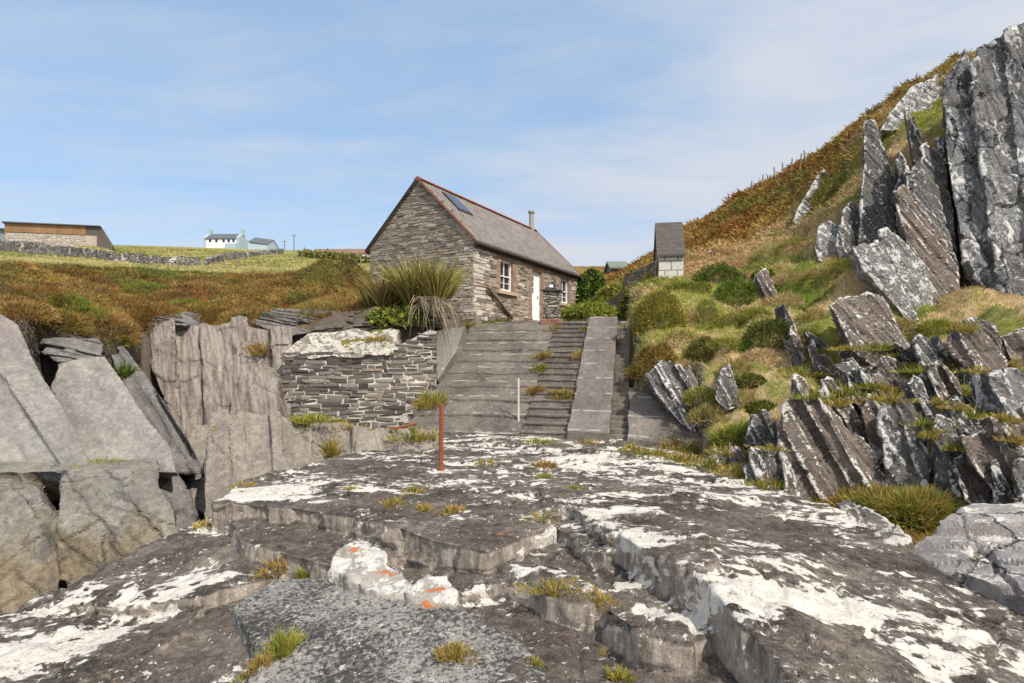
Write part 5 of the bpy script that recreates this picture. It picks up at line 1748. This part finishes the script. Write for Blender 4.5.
MB().prism([bp(-14, 246, .5), bp(3.5, 246, .5), bp(3.5, 229, .5), bp(-14, 227, .5)], (-3.6, 5, 0)).build('wall', plain('grey_sheet', (.22, .24, .25), .8, .15, .8), sh)
MB().prism([bp(-15, 227.2, .1), bp(4.3, 229.2, .1), bp(4.3, 228.2, .1), bp(-15, 226.2, .1)], (-4, 6, .3)).build('roof', M_FROOF, sh)
gs = quad_house('shed', 'small green roofed shed behind the bushes right of the cottage', 'shed', 611, 627, 276, 268, 263, 56, 3, plain('green_boards', (.14, .14, .11), .9, .2, 1), plain('green_sheet_roof', (.15, .18, .15), .8, .2, 1))

# poles and posts
M_POST = plain('grey_weathered_wood', (.20, .17, .14), .9, .3, 4)
for px, pt, pbm, Y, lb in ((294, 234, 254, 125, 'taller utility pole on the skyline right of the farm building'), (284.5, 240, 253, 140, 'shorter utility pole close beside the taller pole')):
    z0, z1_ = (HY - pbm) / F * Y, (HY - pt) / F * Y
    x_ = (px - 512) / F * Y
    pr_ = empty('utility_pole', (x_, Y, z0), lb, 'utility pole')
    MB().tube((x_, Y, z0 - 1), (x_, Y, z1_), .13, .10, 8).build('pole', M_POST, pr_)
    MB().box((x_ - .7, Y - .16, z1_ - .45), (1.4, 0, 0), (0, .06, 0), (0, 0, .1)).build('crossarm', M_POST, pr_)
proto = MB().tube((0, 0, -.3), (0, 0, 1.1), .06, .05, 7)
pm = None
def post(px, py, label, group, s=1.0, lo=20):
    global pm
    q = hit(px, py, lo)
    if pm is None:
        o = proto.build('fence_post', M_POST)
        pm = o.data
    else:
        o = bpy.data.objects.new('fence_post', pm)
        col.objects.link(o)
    o.location = q
    o.scale = (s, s, s)
    o.rotation_euler = (random.uniform(-.08, .08), random.uniform(-.1, .1), 0)
    tag(o, label, 'fence post', group)


for px, py in ((302, 258), (314, 259.5), (326, 261), (338, 262.5), (350, 264), (361, 265.5), (158, 268.5), (168, 268.8), (178, 269), (187, 269.3), (225, 268.5), (237, 267.5)):
    post(px, py, 'thin grey fence post standing along the pale far field', 'fence posts along the far field', 1.15, 46)
for px, py in ((752, 195), (762, 189), (775, 181.5), (783, 177), (791, 173), (800, 168.5), (806, 164.5)):
    post(px, py, 'thin fence post on the bracken skyline of the right-hand hill', 'fence posts on the hill skyline', .75)
# ------------------------------------------------------------------ finding surfaces
bpy.context.view_layer.update()


def bvh_of(objs):
    Vs, Fs, b = [], [], 0
    for o in objs:
        me = o.data
        mw = o.matrix_world
        Vs += [mw @ v.co for v in me.vertices]
        Fs += [tuple(b + i for i in f.vertices) for f in me.polygons]
        b = len(Vs)
    return BVHTree.FromPolygons(Vs, Fs)


slipobjs = [o for o in col.objects if o.type == 'MESH' and o.parent == sw]
retobjs = [o for o in col.objects if o.type == 'MESH' and o.parent in (rw, ds)]
TREE = bvh_of(ROCKS + slipobjs + retobjs)


def spot(px, py):
    d = Vector(((px - 512) / F, 1, (HY - py) / F)).normalized()
    r = TREE.ray_cast(Vector((0, 0, 0)), d)
    h_ = hit(px, py)
    if r[0] is not None and r[0].y < h_[1]:
        return np.array(r[0][:])
    return h_


PAL = dict(moss=((.24, .22, .03), (.42, .35, .07)), dry=((.44, .31, .12), (.36, .20, .065)), green=((.12, .18, .025), (.22, .29, .045)),
           olive=((.17, .16, .03), (.31, .26, .065)), dark=((.035, .065, .012), (.085, .125, .022)), gorse=((.15, .155, .028), (.29, .23, .055)), rust=((.34, .16, .05), (.24, .12, .042)))


def palc(n, *names):
    k = RNG.integers(0, len(names), n)
    a = np.array([PAL[q][0] for q in names])[k]
    b_ = np.array([PAL[q][1] for q in names])[k]
    t = RNG.random((n, 1))
    return (a * (1 - t) + b_ * t) * RNG.uniform(.7, 1.25, (n, 1))


def tuft(px, py, w, h, pal, label, n=160, cat='grass tuft', group='grass tufts in the cracks', flatn=1.0):
    """w, h in photograph pixels"""
    c = spot(px, py)
    s = c[1] / F
    R = w * .5 * s
    a = RNG.uniform(0, 2 * np.pi, n)
    r = RNG.random(n) ** .6 * R * (1 + .45 * np.sin(2 * a + px) + .25 * np.sin(3 * a + py))
    B = np.stack([c[0] + r * np.cos(a), c[1] + r * np.sin(a) * min(1, .9 * flatn), np.full(n, c[2])], 1)
    # seat every blade on what is under it
    for i in range(n):
        q = TREE.ray_cast(Vector((B[i, 0], B[i, 1], c[2] + .5)), Vector((0, 0, -1)), 1.0)
        zz = q[0].z if q[0] is not None else -9
        zt = float(HB_(B[i:i + 1, 0], B[i:i + 1, 1])[0])
        zz = max(zz, zt)
        B[i, 2] = (zz if abs(zz - c[2]) < .10 else c[2]) - .015
    D = np.stack([np.cos(a) * r / R * .7, np.sin(a) * r / R * .7, np.ones(n)], 1) + RNG.normal(0, .25, (n, 3))
    D /= np.linalg.norm(D, axis=1)[:, None]
    L = h * s * RNG.uniform(.3, .95, n) * (1.15 - .5 * r / R)
    o = blades('grass_tuft', B - c, D, L, np.clip(.85 * s, .004, .02) * RNG.uniform(.7, 1.4, n), RNG.uniform(.1, .7, n), palc(n, *pal), M_LEAF)
    o.location = c
    tag(o, label, cat, group)
    return o


T = [
    (455, 648, 34, 26, ('moss', 'olive', 'dry'), 'round mossy tuft on the pale speckled slab at the front', 420),
    (282, 640, 34, 34, ('moss', 'green', 'moss'), 'tall yellow green tuft on the left edge of the pale speckled slab', 420),
    (262, 658, 26, 22, ('dry', 'rust', 'moss'), 'dry tuft just left of the tall yellow green tuft', 220),
    (245, 676, 30, 16, ('moss', 'olive'), 'low mossy tuft at the bottom left of the pale slab', 220),
    (275, 562, 30, 22, ('dry', 'rust', 'moss'), 'brownish tuft at the foot of the purple ledge', 240),
    (305, 570, 26, 14, ('moss', 'olive', 'green'), 'small green tuft in the corner below the purple ledge', 200),
    (555, 585, 56, 16, ('moss', 'moss', 'dry'), 'long mossy strip along the middle ledge', 420),
    (600, 597, 40, 16, ('moss', 'dry'), 'mossy tuft at the right end of the middle ledge', 320),
    (620, 672, 26, 26, ('moss', 'olive'), 'upright tuft in the crack of the lower front face', 240),
    (537, 660, 22, 14, ('moss', 'olive'), 'small tuft beside the crack of the lower front face', 160),
    (604, 650, 14, 10, ('moss', 'dry'), 'tiny tuft high in the crack of the lower front face', 90),
    (452, 507, 26, 16, ('moss', 'dry'), 'yellow tuft on the dark upper ledge', 200),
    (424, 506, 16, 14, ('moss', 'dry'), 'small tuft left of the yellow tuft on the upper ledge', 130),
    (393, 500, 26, 14, ('moss', 'olive', 'dry'), 'mossy tuft beside white lichen on the upper ledge', 200),
    (414, 488, 22, 13, ('moss', 'olive', 'dry'), 'tuft in the long crack running down from the rusty rod', 160),
    (350, 487, 16, 8, ('moss', 'dry'), 'tiny tuft on the dark rock near the left edge', 90),
    (243, 483, 30, 8, ('dry', 'moss'), 'dry tuft on the white nose of the rock', 140),
    (545, 462, 30, 14, ('rust', 'dry', 'olive'), 'reddish tuft in the hollow at the middle of the rock', 240),
    (546, 474, 20, 10, ('moss', 'green'), 'green tuft below the reddish tuft', 140),
    (574, 486, 18, 10, ('moss', 'olive'), 'small mossy tuft right of the green tuft', 120),
    (540, 515, 40, 10, ('moss', 'dry', 'olive'), 'tuft behind the flat white stone', 200),
    (540, 440, 36, 10, ('green', 'moss'), 'low green tuft at the foot of the steps', 200),
    (590, 441, 26, 8, ('moss', 'dry'), 'thin tuft at the foot of the narrow ramp', 120),
    (415, 432, 44, 20, ('green', 'moss', 'dry'), 'green tuft at the lower left corner of the slipway', 320),
    (488, 460, 26, 8, ('moss', 'dry'), 'thin dry tuft left of the reddish tuft', 110),
    (432, 396, 34, 26, ('moss', 'green', 'dry'), 'grassy tuft growing on the left edge of the slipway', 360),
    (425, 402, 22, 16, ('dry', 'moss'), 'dry tuft below the grassy tuft on the slipway edge', 180),
    (310, 416, 48, 18, ('moss', 'green', 'moss'), 'bright mossy tuft at the foot of the stone retaining wall', 400),
    (345, 424, 34, 8, ('moss', 'dry'), 'thin dry tuft right of the bright mossy tuft', 150),
    (543, 353, 14, 16, ('olive', 'rust', 'moss'), 'rusty tuft highest on the left side of the steps', 160),
    (540, 366, 16, 14, ('moss', 'green'), 'yellow tuft just below the highest rusty tuft on the steps', 160),
    (534, 387, 18, 18, ('rust', 'olive', 'dry'), 'brown tuft lowest on the left side of the steps', 200),
    (556, 390, 14, 10, ('moss', 'dry'), 'small tuft in the middle of the steps', 110),
    (567, 393, 20, 20, ('rust', 'olive', 'moss'), 'brown tuft against the narrow ramp on the steps', 200),
    (578, 354, 12, 14, ('moss', 'dry'), 'yellow tuft high against the narrow ramp', 120),
    (583, 328, 10, 9, ('moss', 'olive'), 'tuft at the top right of the steps', 90),
    (553, 327, 14, 9, ('moss', 'olive', 'rust'), 'tuft at the foot of the stone pillar', 100),
    (527, 318, 34, 9, ('green', 'moss'), 'low green grass beside the white door', 240),
    (468, 322, 26, 10, ('moss', 'dry'), 'dry grass at the corner of the cottage', 180),
    (125, 368, 14, 24, ('green', 'dark'), 'bright green plant hanging at the top of the dark gully', 220),
    (100, 460, 60, 6, ('moss', 'moss', 'green'), 'mossy strip on the pale ledge of the left-hand cliff', 220),
    (260, 345, 34, 14, ('dry', 'olive', 'rust'), 'dry tuft at the left end of the white wall top', 220),
    (265, 348, 20, 22, ('moss', 'dry'), 'tall dry tuft beside the stone retaining wall', 180),
    (375, 338, 40, 10, ('moss', 'dry', 'olive'), 'grass growing over the white wall top', 260),
    (330, 445, 14, 30, ('moss', 'moss', 'dry'), 'yellow moss in a crack of the tan rock block', 200),
    (205, 522, 26, 12, ('moss', 'dry'), 'yellow green tuft at the left edge of the dark rock', 160),
]
for px, py, w, h, pal, lb, n in T:
    tuft(px, py + h * .3, w, h, pal, lb, int(n * 1.35))


for k, (px, py, w_, h_) in enumerate([(652, 455, 44, 14), (682, 460, 46, 16), (712, 466, 44, 18), (738, 474, 44, 18), (764, 484, 40, 16), (672, 448, 40, 18), (700, 452, 40, 22), (634, 449, 36, 10)]):
    tuft(px, py, w_, h_, (('moss', 'green', 'dry'), ('moss', 'moss', 'dry'))[k % 2], 'low yellow green grass along the upper edge of the foreground rock below the apron', 420, 'grass tuft', 'grass along the upper edge of the foreground rock')
for k, (px, py) in enumerate([(846, 394), (862, 402), (905, 370), (926, 372), (940, 404), (955, 408), (972, 416), (890, 400), (822, 376), (800, 374), (770, 448), (852, 350), (920, 424), (986, 416), (1003, 420), (962, 448), (1012, 440),
                               (884, 390), (868, 388), (930, 436), (835, 404), (812, 398), (980, 372), (960, 330), (900, 356), (745, 456), (722, 452), (880, 350), (950, 366), (1015, 366)]):
    tuft(px, py, random.uniform(24, 44), random.uniform(10, 17), (('moss', 'green', 'olive'), ('dry', 'moss', 'olive'), ('moss', 'moss', 'dry'))[k % 3],
         'small mossy tuft growing between the slate slabs of the right-hand slope', 340, 'moss tuft', 'moss tufts between the right-hand slabs')


def shrub(px, py, rw_, rh, pal, label, n=2200, name='shrub', cat='shrub', leaf=.09, lw=.016, broad=False, group=None, depth=None, yy=None):
    """rounded bush: leaves and spiky twigs through the crown; sizes in photograph pixels, (px, py) is the middle of its foot"""
    c = hit(px, py) if yy is None else P(px, py, yy)
    s = c[1] / F
    rx, rz = rw_ * s, rh * s
    ry = rx * .8 if depth is None else depth
    c = c + np.array([0, ry * .35, -.08 * rz])
    d = RNG.normal(size=(n, 3))
    d[:, 2] = np.abs(d[:, 2]) * 1.0 - .15
    d /= np.linalg.norm(d, axis=1)[:, None]
    lump = 1 + .25 * fbm(d * 1.9 + px, 3, 7)
    rr = RNG.uniform(.62, 1.0, n) ** .5 * lump
    B = d * np.array([rx, ry, rz]) * rr[:, None]
    B[:, 2] = np.maximum(B[:, 2], -.15)
    if broad:
        D = RNG.normal(size=(n, 3)) + d * .7 + np.array([0, 0, .1])
    else:
        D = d * 1.0 + RNG.normal(0, .35, (n, 3)) + np.array([0, 0, .35])
    D /= np.linalg.norm(D, axis=1)[:, None]
    C = palc(n, *pal)
    C *= (.8 + .45 * (fbm(d * 3.3 + py, 3, 17)[:, None] + .5))
    L = leaf * RNG.uniform(.6, 1.4, n)
    rt = empty(name, c, label, cat, group)
    W0 = B + c
    blades('foliage', W0, D, L, lw * RNG.uniform(.7, 1.4, n), RNG.uniform(0, .35, n), C, M_LEAF, rt)
    mb = MB()
    for k in range(5):
        a = 2 * math.pi * k / 5 + px
        mb.tube(c + (0, 0, -.1), c + np.array([math.cos(a) * rx * .45, math.sin(a) * ry * .45, rz * .6]), .025, .008, 5)
    mb.build('stem', M_POST, rt)
    return rt


GB = 'shrubs on the right bank'
shrub(662, 327, 28, 40, ('olive', 'gorse', 'moss'), 'large olive gorse mound beside the top of the slipway', 8840, leaf=0.105, lw=.022, group=GB)
shrub(657, 372, 24, 32, ('gorse', 'rust', 'olive'), 'brownish gorse mound hanging over the drain channel', 6120, leaf=0.098, lw=.022, group=GB)
shrub(632, 384, 12, 18, ('moss', 'gorse'), 'small yellow gorse clump at the lower edge of the drain channel', 2550, leaf=0.083, lw=.022, group=GB)
shrub(737, 301, 24, 24, ('green', 'green', 'dark'), 'rounded bright green cushion shrub on the bank', 7140, leaf=0.075, lw=.022, group=GB)
shrub(722, 285, 26, 24, ('dark', 'dark', 'green'), 'dark green rounded shrub just behind the bright cushion', 7140, leaf=0.075, lw=.022, group=GB)
shrub(690, 292, 26, 13, ('olive', 'green'), 'low olive shrub in front of the tiny hut', 4760, leaf=0.090, lw=.022, group=GB)
shrub(766, 276, 12, 7, ('dark', 'green'), 'small green clump capping the dark square stone', 1700, leaf=0.068, lw=.022, group=GB)
shrub(707, 356, 18, 20, ('olive', 'dark', 'gorse'), 'dark olive shrub in the middle of the straw bank', 4420, leaf=0.083, lw=.022, group=GB)
shrub(776, 344, 26, 28, ('dark', 'dark', 'olive'), 'dark bramble shrub above the ribbed outcrop', 5780, leaf=0.083, lw=.022, group=GB)
shrub(708, 318, 10, 20, ('green', 'olive'), 'narrow green clump in the straw grass', 900, leaf=.14, lw=.016, group=GB)
shrub(745, 352, 12, 10, ('dark', 'green'), 'small dark clump below the straw hollow', 1700, leaf=0.075, lw=.022, group=GB)
shrub(752, 386, 16, 12, ('dark', 'olive'), 'dark low shrub left of the ribbed outcrop', 2550, leaf=0.075, lw=.022, group=GB)
shrub(765, 412, 18, 12, ('dark', 'green', 'olive'), 'dark green shrub over the green hollow', 2890, leaf=0.075, lw=.022, group=GB)
shrub(742, 448, 26, 24, ('moss', 'green', 'green'), 'bright green grassy clump beside the concrete apron', 3600, leaf=.17, lw=.014, group=GB)
shrub(925, 300, 10, 6, ('green', 'moss'), 'small green clump at the foot of the tall crag', 600, leaf=.12, lw=.014, group=GB)
shrub(890, 514, 40, 20, ('green', 'moss', 'dry'), 'bright green grass clump in the middle of the hollow', 3800, leaf=.18, lw=.011, group=GB, depth=.4)
shrub(925, 520, 46, 24, ('moss', 'dry', 'green'), 'tall yellow green grass clump in the hollow before the pale rock', 4600, leaf=.2, lw=.011, group=GB, depth=.35)
shrub(862, 512, 44, 20, ('dry', 'moss', 'rust'), 'orange tinted grass clump in the hollow by the ribbed face', 3600, leaf=.18, lw=.011, group=GB, depth=.35)
shrub(818, 512, 26, 14, ('moss', 'dry', 'green'), 'low grass clump at the left end of the hollow', 1900, leaf=.16, lw=.011, group=GB, depth=.3)
shrub(960, 505, 22, 20, ('rust', 'dry', 'moss'), 'reddish grass clump at the foot of the pointed slab', 1900, leaf=.2, lw=.011, group=GB, depth=.3)
GH = 'heather mounds on the bank over the cliffs'
HM = [(20, 318, 26, 14), (48, 322, 20, 12), (74, 318, 26, 14), (104, 326, 22, 14), (130, 314, 22, 16), (152, 318, 20, 12), (182, 310, 24, 12), (212, 318, 24, 14), (240, 312, 22, 12), (266, 322, 20, 12), (300, 302, 22, 10),
      (330, 306, 24, 10), (30, 296, 26, 10), (84, 292, 28, 10), (140, 290, 24, 9), (200, 290, 24, 9), (250, 292, 26, 8), (290, 284, 22, 8), (110, 344, 18, 14), (150, 334, 18, 12), (232, 330, 22, 12), (170, 298, 20, 9), (60, 304, 22, 10), (5, 306, 22, 10)]
for i, (px, py, w_, h_) in enumerate(HM):
    k = i % 4
    shrub(px, py, w_, h_, (('rust', 'olive', 'rust'), ('gorse', 'dry', 'rust'), ('olive', 'green', 'green'), ('rust', 'dry', 'dry'))[k],
          ('rusty brown heather mound on the bank over the left-hand cliffs', 'golden heather mound on the bank over the left-hand cliffs', 'green tinged heather mound on the bank over the left-hand cliffs', 'straw coloured heather mound on the bank over the left-hand cliffs')[k],
          1500, 'heather_mound', 'heather', .12, .013, group=GH)
for px, py, w_, h_, pal, lb in ((252, 330, 40, 26, ('rust', 'dry', 'gorse'), 'largest rusty heather dome above the back cliff of the inlet'), (96, 338, 34, 26, ('rust', 'olive', 'dry'), 'rusty heather dome hanging over the layered ledges'),
                               (46, 330, 34, 22, ('olive', 'rust', 'gorse'), 'olive heather dome over the far left slab'), (200, 322, 30, 20, ('rust', 'gorse', 'olive'), 'brown heather dome left of the largest dome'),
                               (150, 326, 30, 26, ('rust', 'rust', 'olive'), 'dark rusty heather dome over the gully'), (318, 316, 34, 16, ('dry', 'gorse', 'olive'), 'golden heather dome left of the spiky plants'), (8, 318, 34, 18, ('rust', 'olive', 'dry'), 'rust and olive heather dome at the left edge')):
    shrub(px, py, w_, h_, pal, lb, 5200, 'heather_mound', 'heather', .11, .014, group=GH)
GT = 'tussocks on the right-hand bank'
TM = [(700, 322, 20, 13), (682, 344, 18, 14), (730, 326, 20, 12), (690, 372, 16, 12), (746, 318, 18, 10), (724, 350, 16, 12), (762, 362, 18, 13), (738, 372, 16, 12), (704, 402, 18, 13), (690, 392, 14, 12), (742, 404, 18, 12), (760, 318, 16, 10), (786, 304, 18, 10),
      (815, 320, 16, 11), (806, 340, 16, 11), (792, 282, 18, 9), (826, 276, 18, 9), (845, 268, 14, 8), (780, 432, 16, 10), (712, 420, 18, 13), (930, 380, 14, 9), (864, 396, 14, 10), (905, 330, 14, 10), (940, 330, 16, 9), (880, 386, 12, 9), (770, 256, 18, 8), (800, 246, 20, 8), (740, 262, 16, 8), (690, 262, 16, 9), (960, 400, 14, 9)]
PAL['straw'] = ((.45, .33, .19), (.56, .42, .26))
for i, (px, py, w_, h_) in enumerate(TM):
    k = i % 3
    shrub(px, py, w_, h_, (('straw', 'straw', 'dry'), ('olive', 'straw', 'moss'), ('green', 'olive', 'moss'))[k],
          ('straw coloured tussock on the right-hand bank', 'mixed straw and olive tussock on the right-hand bank', 'green tussock on the right-hand bank')[k], 1300, 'tussock', 'tussock', .15, .012, group=GT)
GC = 'bushes beside the cottage'
shrub(592, 302, 15, 36, ('dark', 'green'), 'tall leafy bush against the far corner of the cottage', 5200, 'bush', 'bush', .26, .10, True, GC, yy=31.5)
shrub(616, 308, 20, 28, ('green', 'olive', 'moss'), 'bramble bush right of the tall leafy bush', 4200, 'bush', 'bush', .22, .07, True, GC, yy=28)
shrub(634, 310, 12, 24, ('dark', 'olive', 'gorse'), 'dark bush below the low stone wall', 2800, 'bush', 'bush', .2, .06, True, GC, yy=25)
shrub(592, 314, 30, 11, ('green', 'green', 'moss'), 'low bright green weeds along the end of the terrace', 3000, 'bush', 'bush', .22, .05, True, GC, yy=25)
shrub(400, 321, 36, 17, ('green', 'dark', 'moss'), 'green ivy bush beneath the spiky plant', 3400, 'bush', 'bush', .15, .06, True, GC, yy=18.3)
for px, py, w, h in ((318, 262, 9, 5), (332, 263, 9, 5), (347, 265, 10, 6), (362, 267, 9, 6), (305, 258, 8, 5)):
    pass
hd = empty('hedge', hit(335, 261, 46), 'dark green hedge along the far field below the bungalow', 'hedge')
n = 3000
tt = RNG.random(n)
_ha, _hb = hit(302, 256.5, 60)[:2], hit(368, 263.5, 60)[:2]
Bx = np.stack([_ha * (1 - q) + _hb * q for q in tt])
Bz = HB_(Bx[:, 0], Bx[:, 1])
B = np.stack([Bx[:, 0], Bx[:, 1], Bz + RNG.random(n) * .9], 1) + RNG.normal(0, .35, (n, 3)) * np.array([1, 1, .3])
blades('foliage', B, RNG.normal(size=(n, 3)) / 1.7, .7, .4, .1, palc(n, 'dark', 'olive', 'olive'), M_LEAF, hd)


# spiky plant left of the cottage
def spiky(px, py, yy, n, L, W, label, pal, spread, up=1.0, dead=0):
    c = P(px, py, yy)
    rt = empty('spiky_plant', c, label, 'plant', 'spiky plants beside the cottage gable')
    a = RNG.uniform(0, 2 * np.pi, n)
    r = np.sqrt(RNG.random(n))
    cl = RNG.integers(0, 9, n)
    cx = RNG.uniform(-1, 1, 9) * spread
    cy = RNG.uniform(-.5, .5, 9) * spread
    B = np.stack([c[0] + cx[cl] + .12 * r * np.cos(a), c[1] + cy[cl] + .12 * r * np.sin(a), c[2] + 0 * r], 1)
    D = np.stack([np.cos(a) * (.25 + .75 * r) + cx[cl] * .3, np.sin(a) * (.25 + .75 * r), up * np.ones(n)], 1)
    D /= np.linalg.norm(D, axis=1)[:, None]
    blades('leaves', B, D, L * RNG.uniform(.55, 1.15, n), W * RNG.uniform(.7, 1.3, n), RNG.uniform(.1, .55, n), palc(n, *pal), M_LEAF, rt, 1.5)
    if dead:
        k = dead
        a = RNG.uniform(-.9, 1.2, k) - np.pi / 2 + .6
        B = np.stack([c[0] + RNG.uniform(-.3, 1.0, k) * spread, c[1] - RNG.uniform(.1, .5, k), c[2] + RNG.uniform(0, .3, k)], 1)
        D = np.stack([np.cos(a), np.sin(a) * .8, RNG.uniform(-.1, .4, k)], 1)
        D /= np.linalg.norm(D, axis=1)[:, None]
        C = np.array([.30, .24, .17]) * RNG.uniform(.6, 1.3, (k, 1))
        blades('dead_leaves', B, D, RNG.uniform(.6, 1.2, k), .035, RNG.uniform(.8, 1.5, k), C, M_LEAF, rt)
    return rt


PAL['flax'] = ((.20, .19, .045), (.38, .33, .12))
PAL['flaxd'] = ((.10, .085, .03), (.26, .19, .08))
spiky(424, 307, 18.2, 1100, 2.1, .045, 'tall olive spiky leaved plant with hanging dead leaves at the cottage gable', ('flax', 'flax', 'flaxd', 'moss'), .52, 1.5, 170)
spiky(384, 306, 18.8, 480, 1.5, .04, 'lower brownish spiky leaved plant left of the tall one', ('flaxd', 'flax', 'dry'), .45, 1.2)

# ------------------------------------------------------------------ rod and post
c = spot(441, 470)
M_RUST = plain('rusty_iron', (.22, .07, .03), .9, .4, 14)
rd = empty('mooring_rod', c, 'thin rusty iron rod standing in the rock', 'rod')
sc_ = c[1] / F
MB().tube(c - (0, 0, .08), c + np.array([.01, 0, 66 * sc_]), 2.3 * sc_, 2.2 * sc_, 10).build('rod', M_RUST, rd)
MB().tube(c - (0, 0, .05), c + (0, 0, .05), 4.5 * sc_, 3.6 * sc_, 10).build('base', M_RUST, rd)
c = spot(518.5, 421)
sc_ = c[1] / F
o = MB().tube(c - (0, 0, .15), c + (0, 0, 41 * sc_), 1.0 * sc_, .9 * sc_, 8).tube(c + (0, 0, 41 * sc_), c + (0, 0, 42.5 * sc_), 1.2 * sc_, 1.0 * sc_, 8).build('white_post', plain('chipped_pale_paint', (.55, .52, .48), .8, .2, 8))
tag(o, 'slim pale post at the foot of the steps', 'post')
c = spot(404, 431)
sc_ = c[1] / F
o = MB().tube(c + np.array([-14 * sc_, 0, .03]), c + np.array([12 * sc_, .1, .16]), .03, .03, 8).build('iron_bar', M_RUST)
tag(o, 'short rusty iron bar lying at the lower left corner of the slipway', 'iron bar')

# ------------------------------------------------------------------ light, sky, camera
SUN = np.array([.42, -.54, .74])
SUN /= np.linalg.norm(SUN)
EL = math.asin(SUN[2])
w = bpy.data.worlds.new('World')
scene.world = w
w.use_nodes = True
nt = w.node_tree
bg = nt.nodes['Background']
sky = nt.nodes.new('ShaderNodeTexSky')
sky.sky_type = 'NISHITA'
sky.sun_disc = False
sky.sun_elevation = EL
sky.sun_rotation = math.atan2(SUN[0], SUN[1])
sky.air_density = 1.0
sky.dust_density = .6
sky.ozone_density = 1.6
tc = nt.nodes.new('ShaderNodeTexCoord')


def wn(typ, ins, **pr):
    nd = nt.nodes.new(typ)
    for k, v in pr.items():
        setattr(nd, k, v)
    for k, v in ins.items():
        if isinstance(v, bpy.types.NodeSocket):
            nt.links.new(v, nd.inputs[k])
        else:
            nd.inputs[k].default_value = v
    return nd


# thin high cloud: direction projected on a flat layer overhead
sx = wn('ShaderNodeSeparateXYZ', {0: tc.outputs['Generated']})
zc = wn('ShaderNodeMath', {0: wn('ShaderNodeMath', {0: sx.outputs[2], 1: 0.0}, operation='MAXIMUM').outputs[0], 1: .16}, operation='ADD').outputs[0]
cx = wn('ShaderNodeMath', {0: sx.outputs[0], 1: zc}, operation='DIVIDE').outputs[0]
cy = wn('ShaderNodeMath', {0: sx.outputs[1], 1: zc}, operation='DIVIDE').outputs[0]
cv = wn('ShaderNodeCombineXYZ', {0: cx, 1: cy, 2: 0.0}).outputs[0]
mp = wn('ShaderNodeMapping', {'Vector': cv, 'Rotation': (0, 0, .5), 'Scale': (.55, 1.25, 1), 'Location': (2.3, .4, 0)}).outputs[0]
nA = wn('ShaderNodeTexNoise', {'Vector': mp, 'Scale': .75, 'Detail': 7, 'Roughness': .55, 'Distortion': .5}).outputs['Fac']
nB = wn('ShaderNodeTexNoise', {'Vector': mp, 'Scale': 3.2, 'Detail': 6, 'Roughness': .6, 'Distortion': .3}).outputs['Fac']
ns = wn('ShaderNodeMath', {0: nA, 1: wn('ShaderNodeMath', {0: nB, 1: .3}, operation='MULTIPLY').outputs[0]}, operation='ADD').outputs[0]
# more cloud low down and towards the hill
ns = wn('ShaderNodeMath', {0: ns, 1: wn('ShaderNodeMath', {0: sx.outputs[0], 1: .16}, operation='MULTIPLY').outputs[0]}, operation='ADD').outputs[0]
cf = wn('ShaderNodeMapRange', {'Value': ns, 'From Min': .42, 'From Max': .80, 'To Min': .05, 'To Max': 1.0}, interpolation_type='SMOOTHSTEP').outputs[0]
veil = wn('ShaderNodeMix', {0: .62, 6: sky.outputs[0], 7: (1.75, 2.75, 4.05, 1)}, data_type='RGBA').outputs[2]
mx = wn('ShaderNodeMix', {0: cf, 6: veil, 7: (3.35, 3.55, 3.95, 1)}, data_type='RGBA').outputs[2]
# unseen bright cloud added behind the viewer to lift the shaded faces
bk = wn('ShaderNodeMapRange', {'Value': sx.outputs[1], 'From Min': .15, 'From Max': -.35, 'To Min': 0.0, 'To Max': .75}, interpolation_type='SMOOTHSTEP').outputs[0]
bk = wn('ShaderNodeMath', {0: bk, 1: wn('ShaderNodeMapRange', {'Value': nB, 'From Min': .35, 'From Max': .6, 'To Min': .45, 'To Max': 1.0}).outputs[0]}, operation='MULTIPLY').outputs[0]
mx = wn('ShaderNodeMix', {0: bk, 6: mx, 7: (6.6, 6.8, 7.1, 1)}, data_type='RGBA').outputs[2]
nt.links.new(mx, bg.inputs[0])
bg.inputs[1].default_value = .14
sd = bpy.data.lights.new('Sun', 'SUN')
sd.energy = 3.4
sd.angle = math.radians(.5)
sd.color = (1, .93, .83)
so = bpy.data.objects.new('Sun', sd)
so.rotation_euler = Vector(SUN).to_track_quat('Z', 'Y').to_euler()
col.objects.link(so)
cd = bpy.data.cameras.new('Camera')
cd.sensor_width = 36
cd.lens = 20
cd.shift_y = (HY - 341.5) / 1024
cd.clip_end = 3000
cd.clip_start = .05
ca = bpy.data.objects.new('Camera', cd)
ca.location = (0, 0, 0)
ca.rotation_euler = (math.radians(90), 0, 0)
col.objects.link(ca)
scene.camera = ca
scene.view_settings.view_transform = 'Standard'
scene.view_settings.look = 'None'
scene.view_settings.gamma = 1
scene.view_settings.exposure = .54
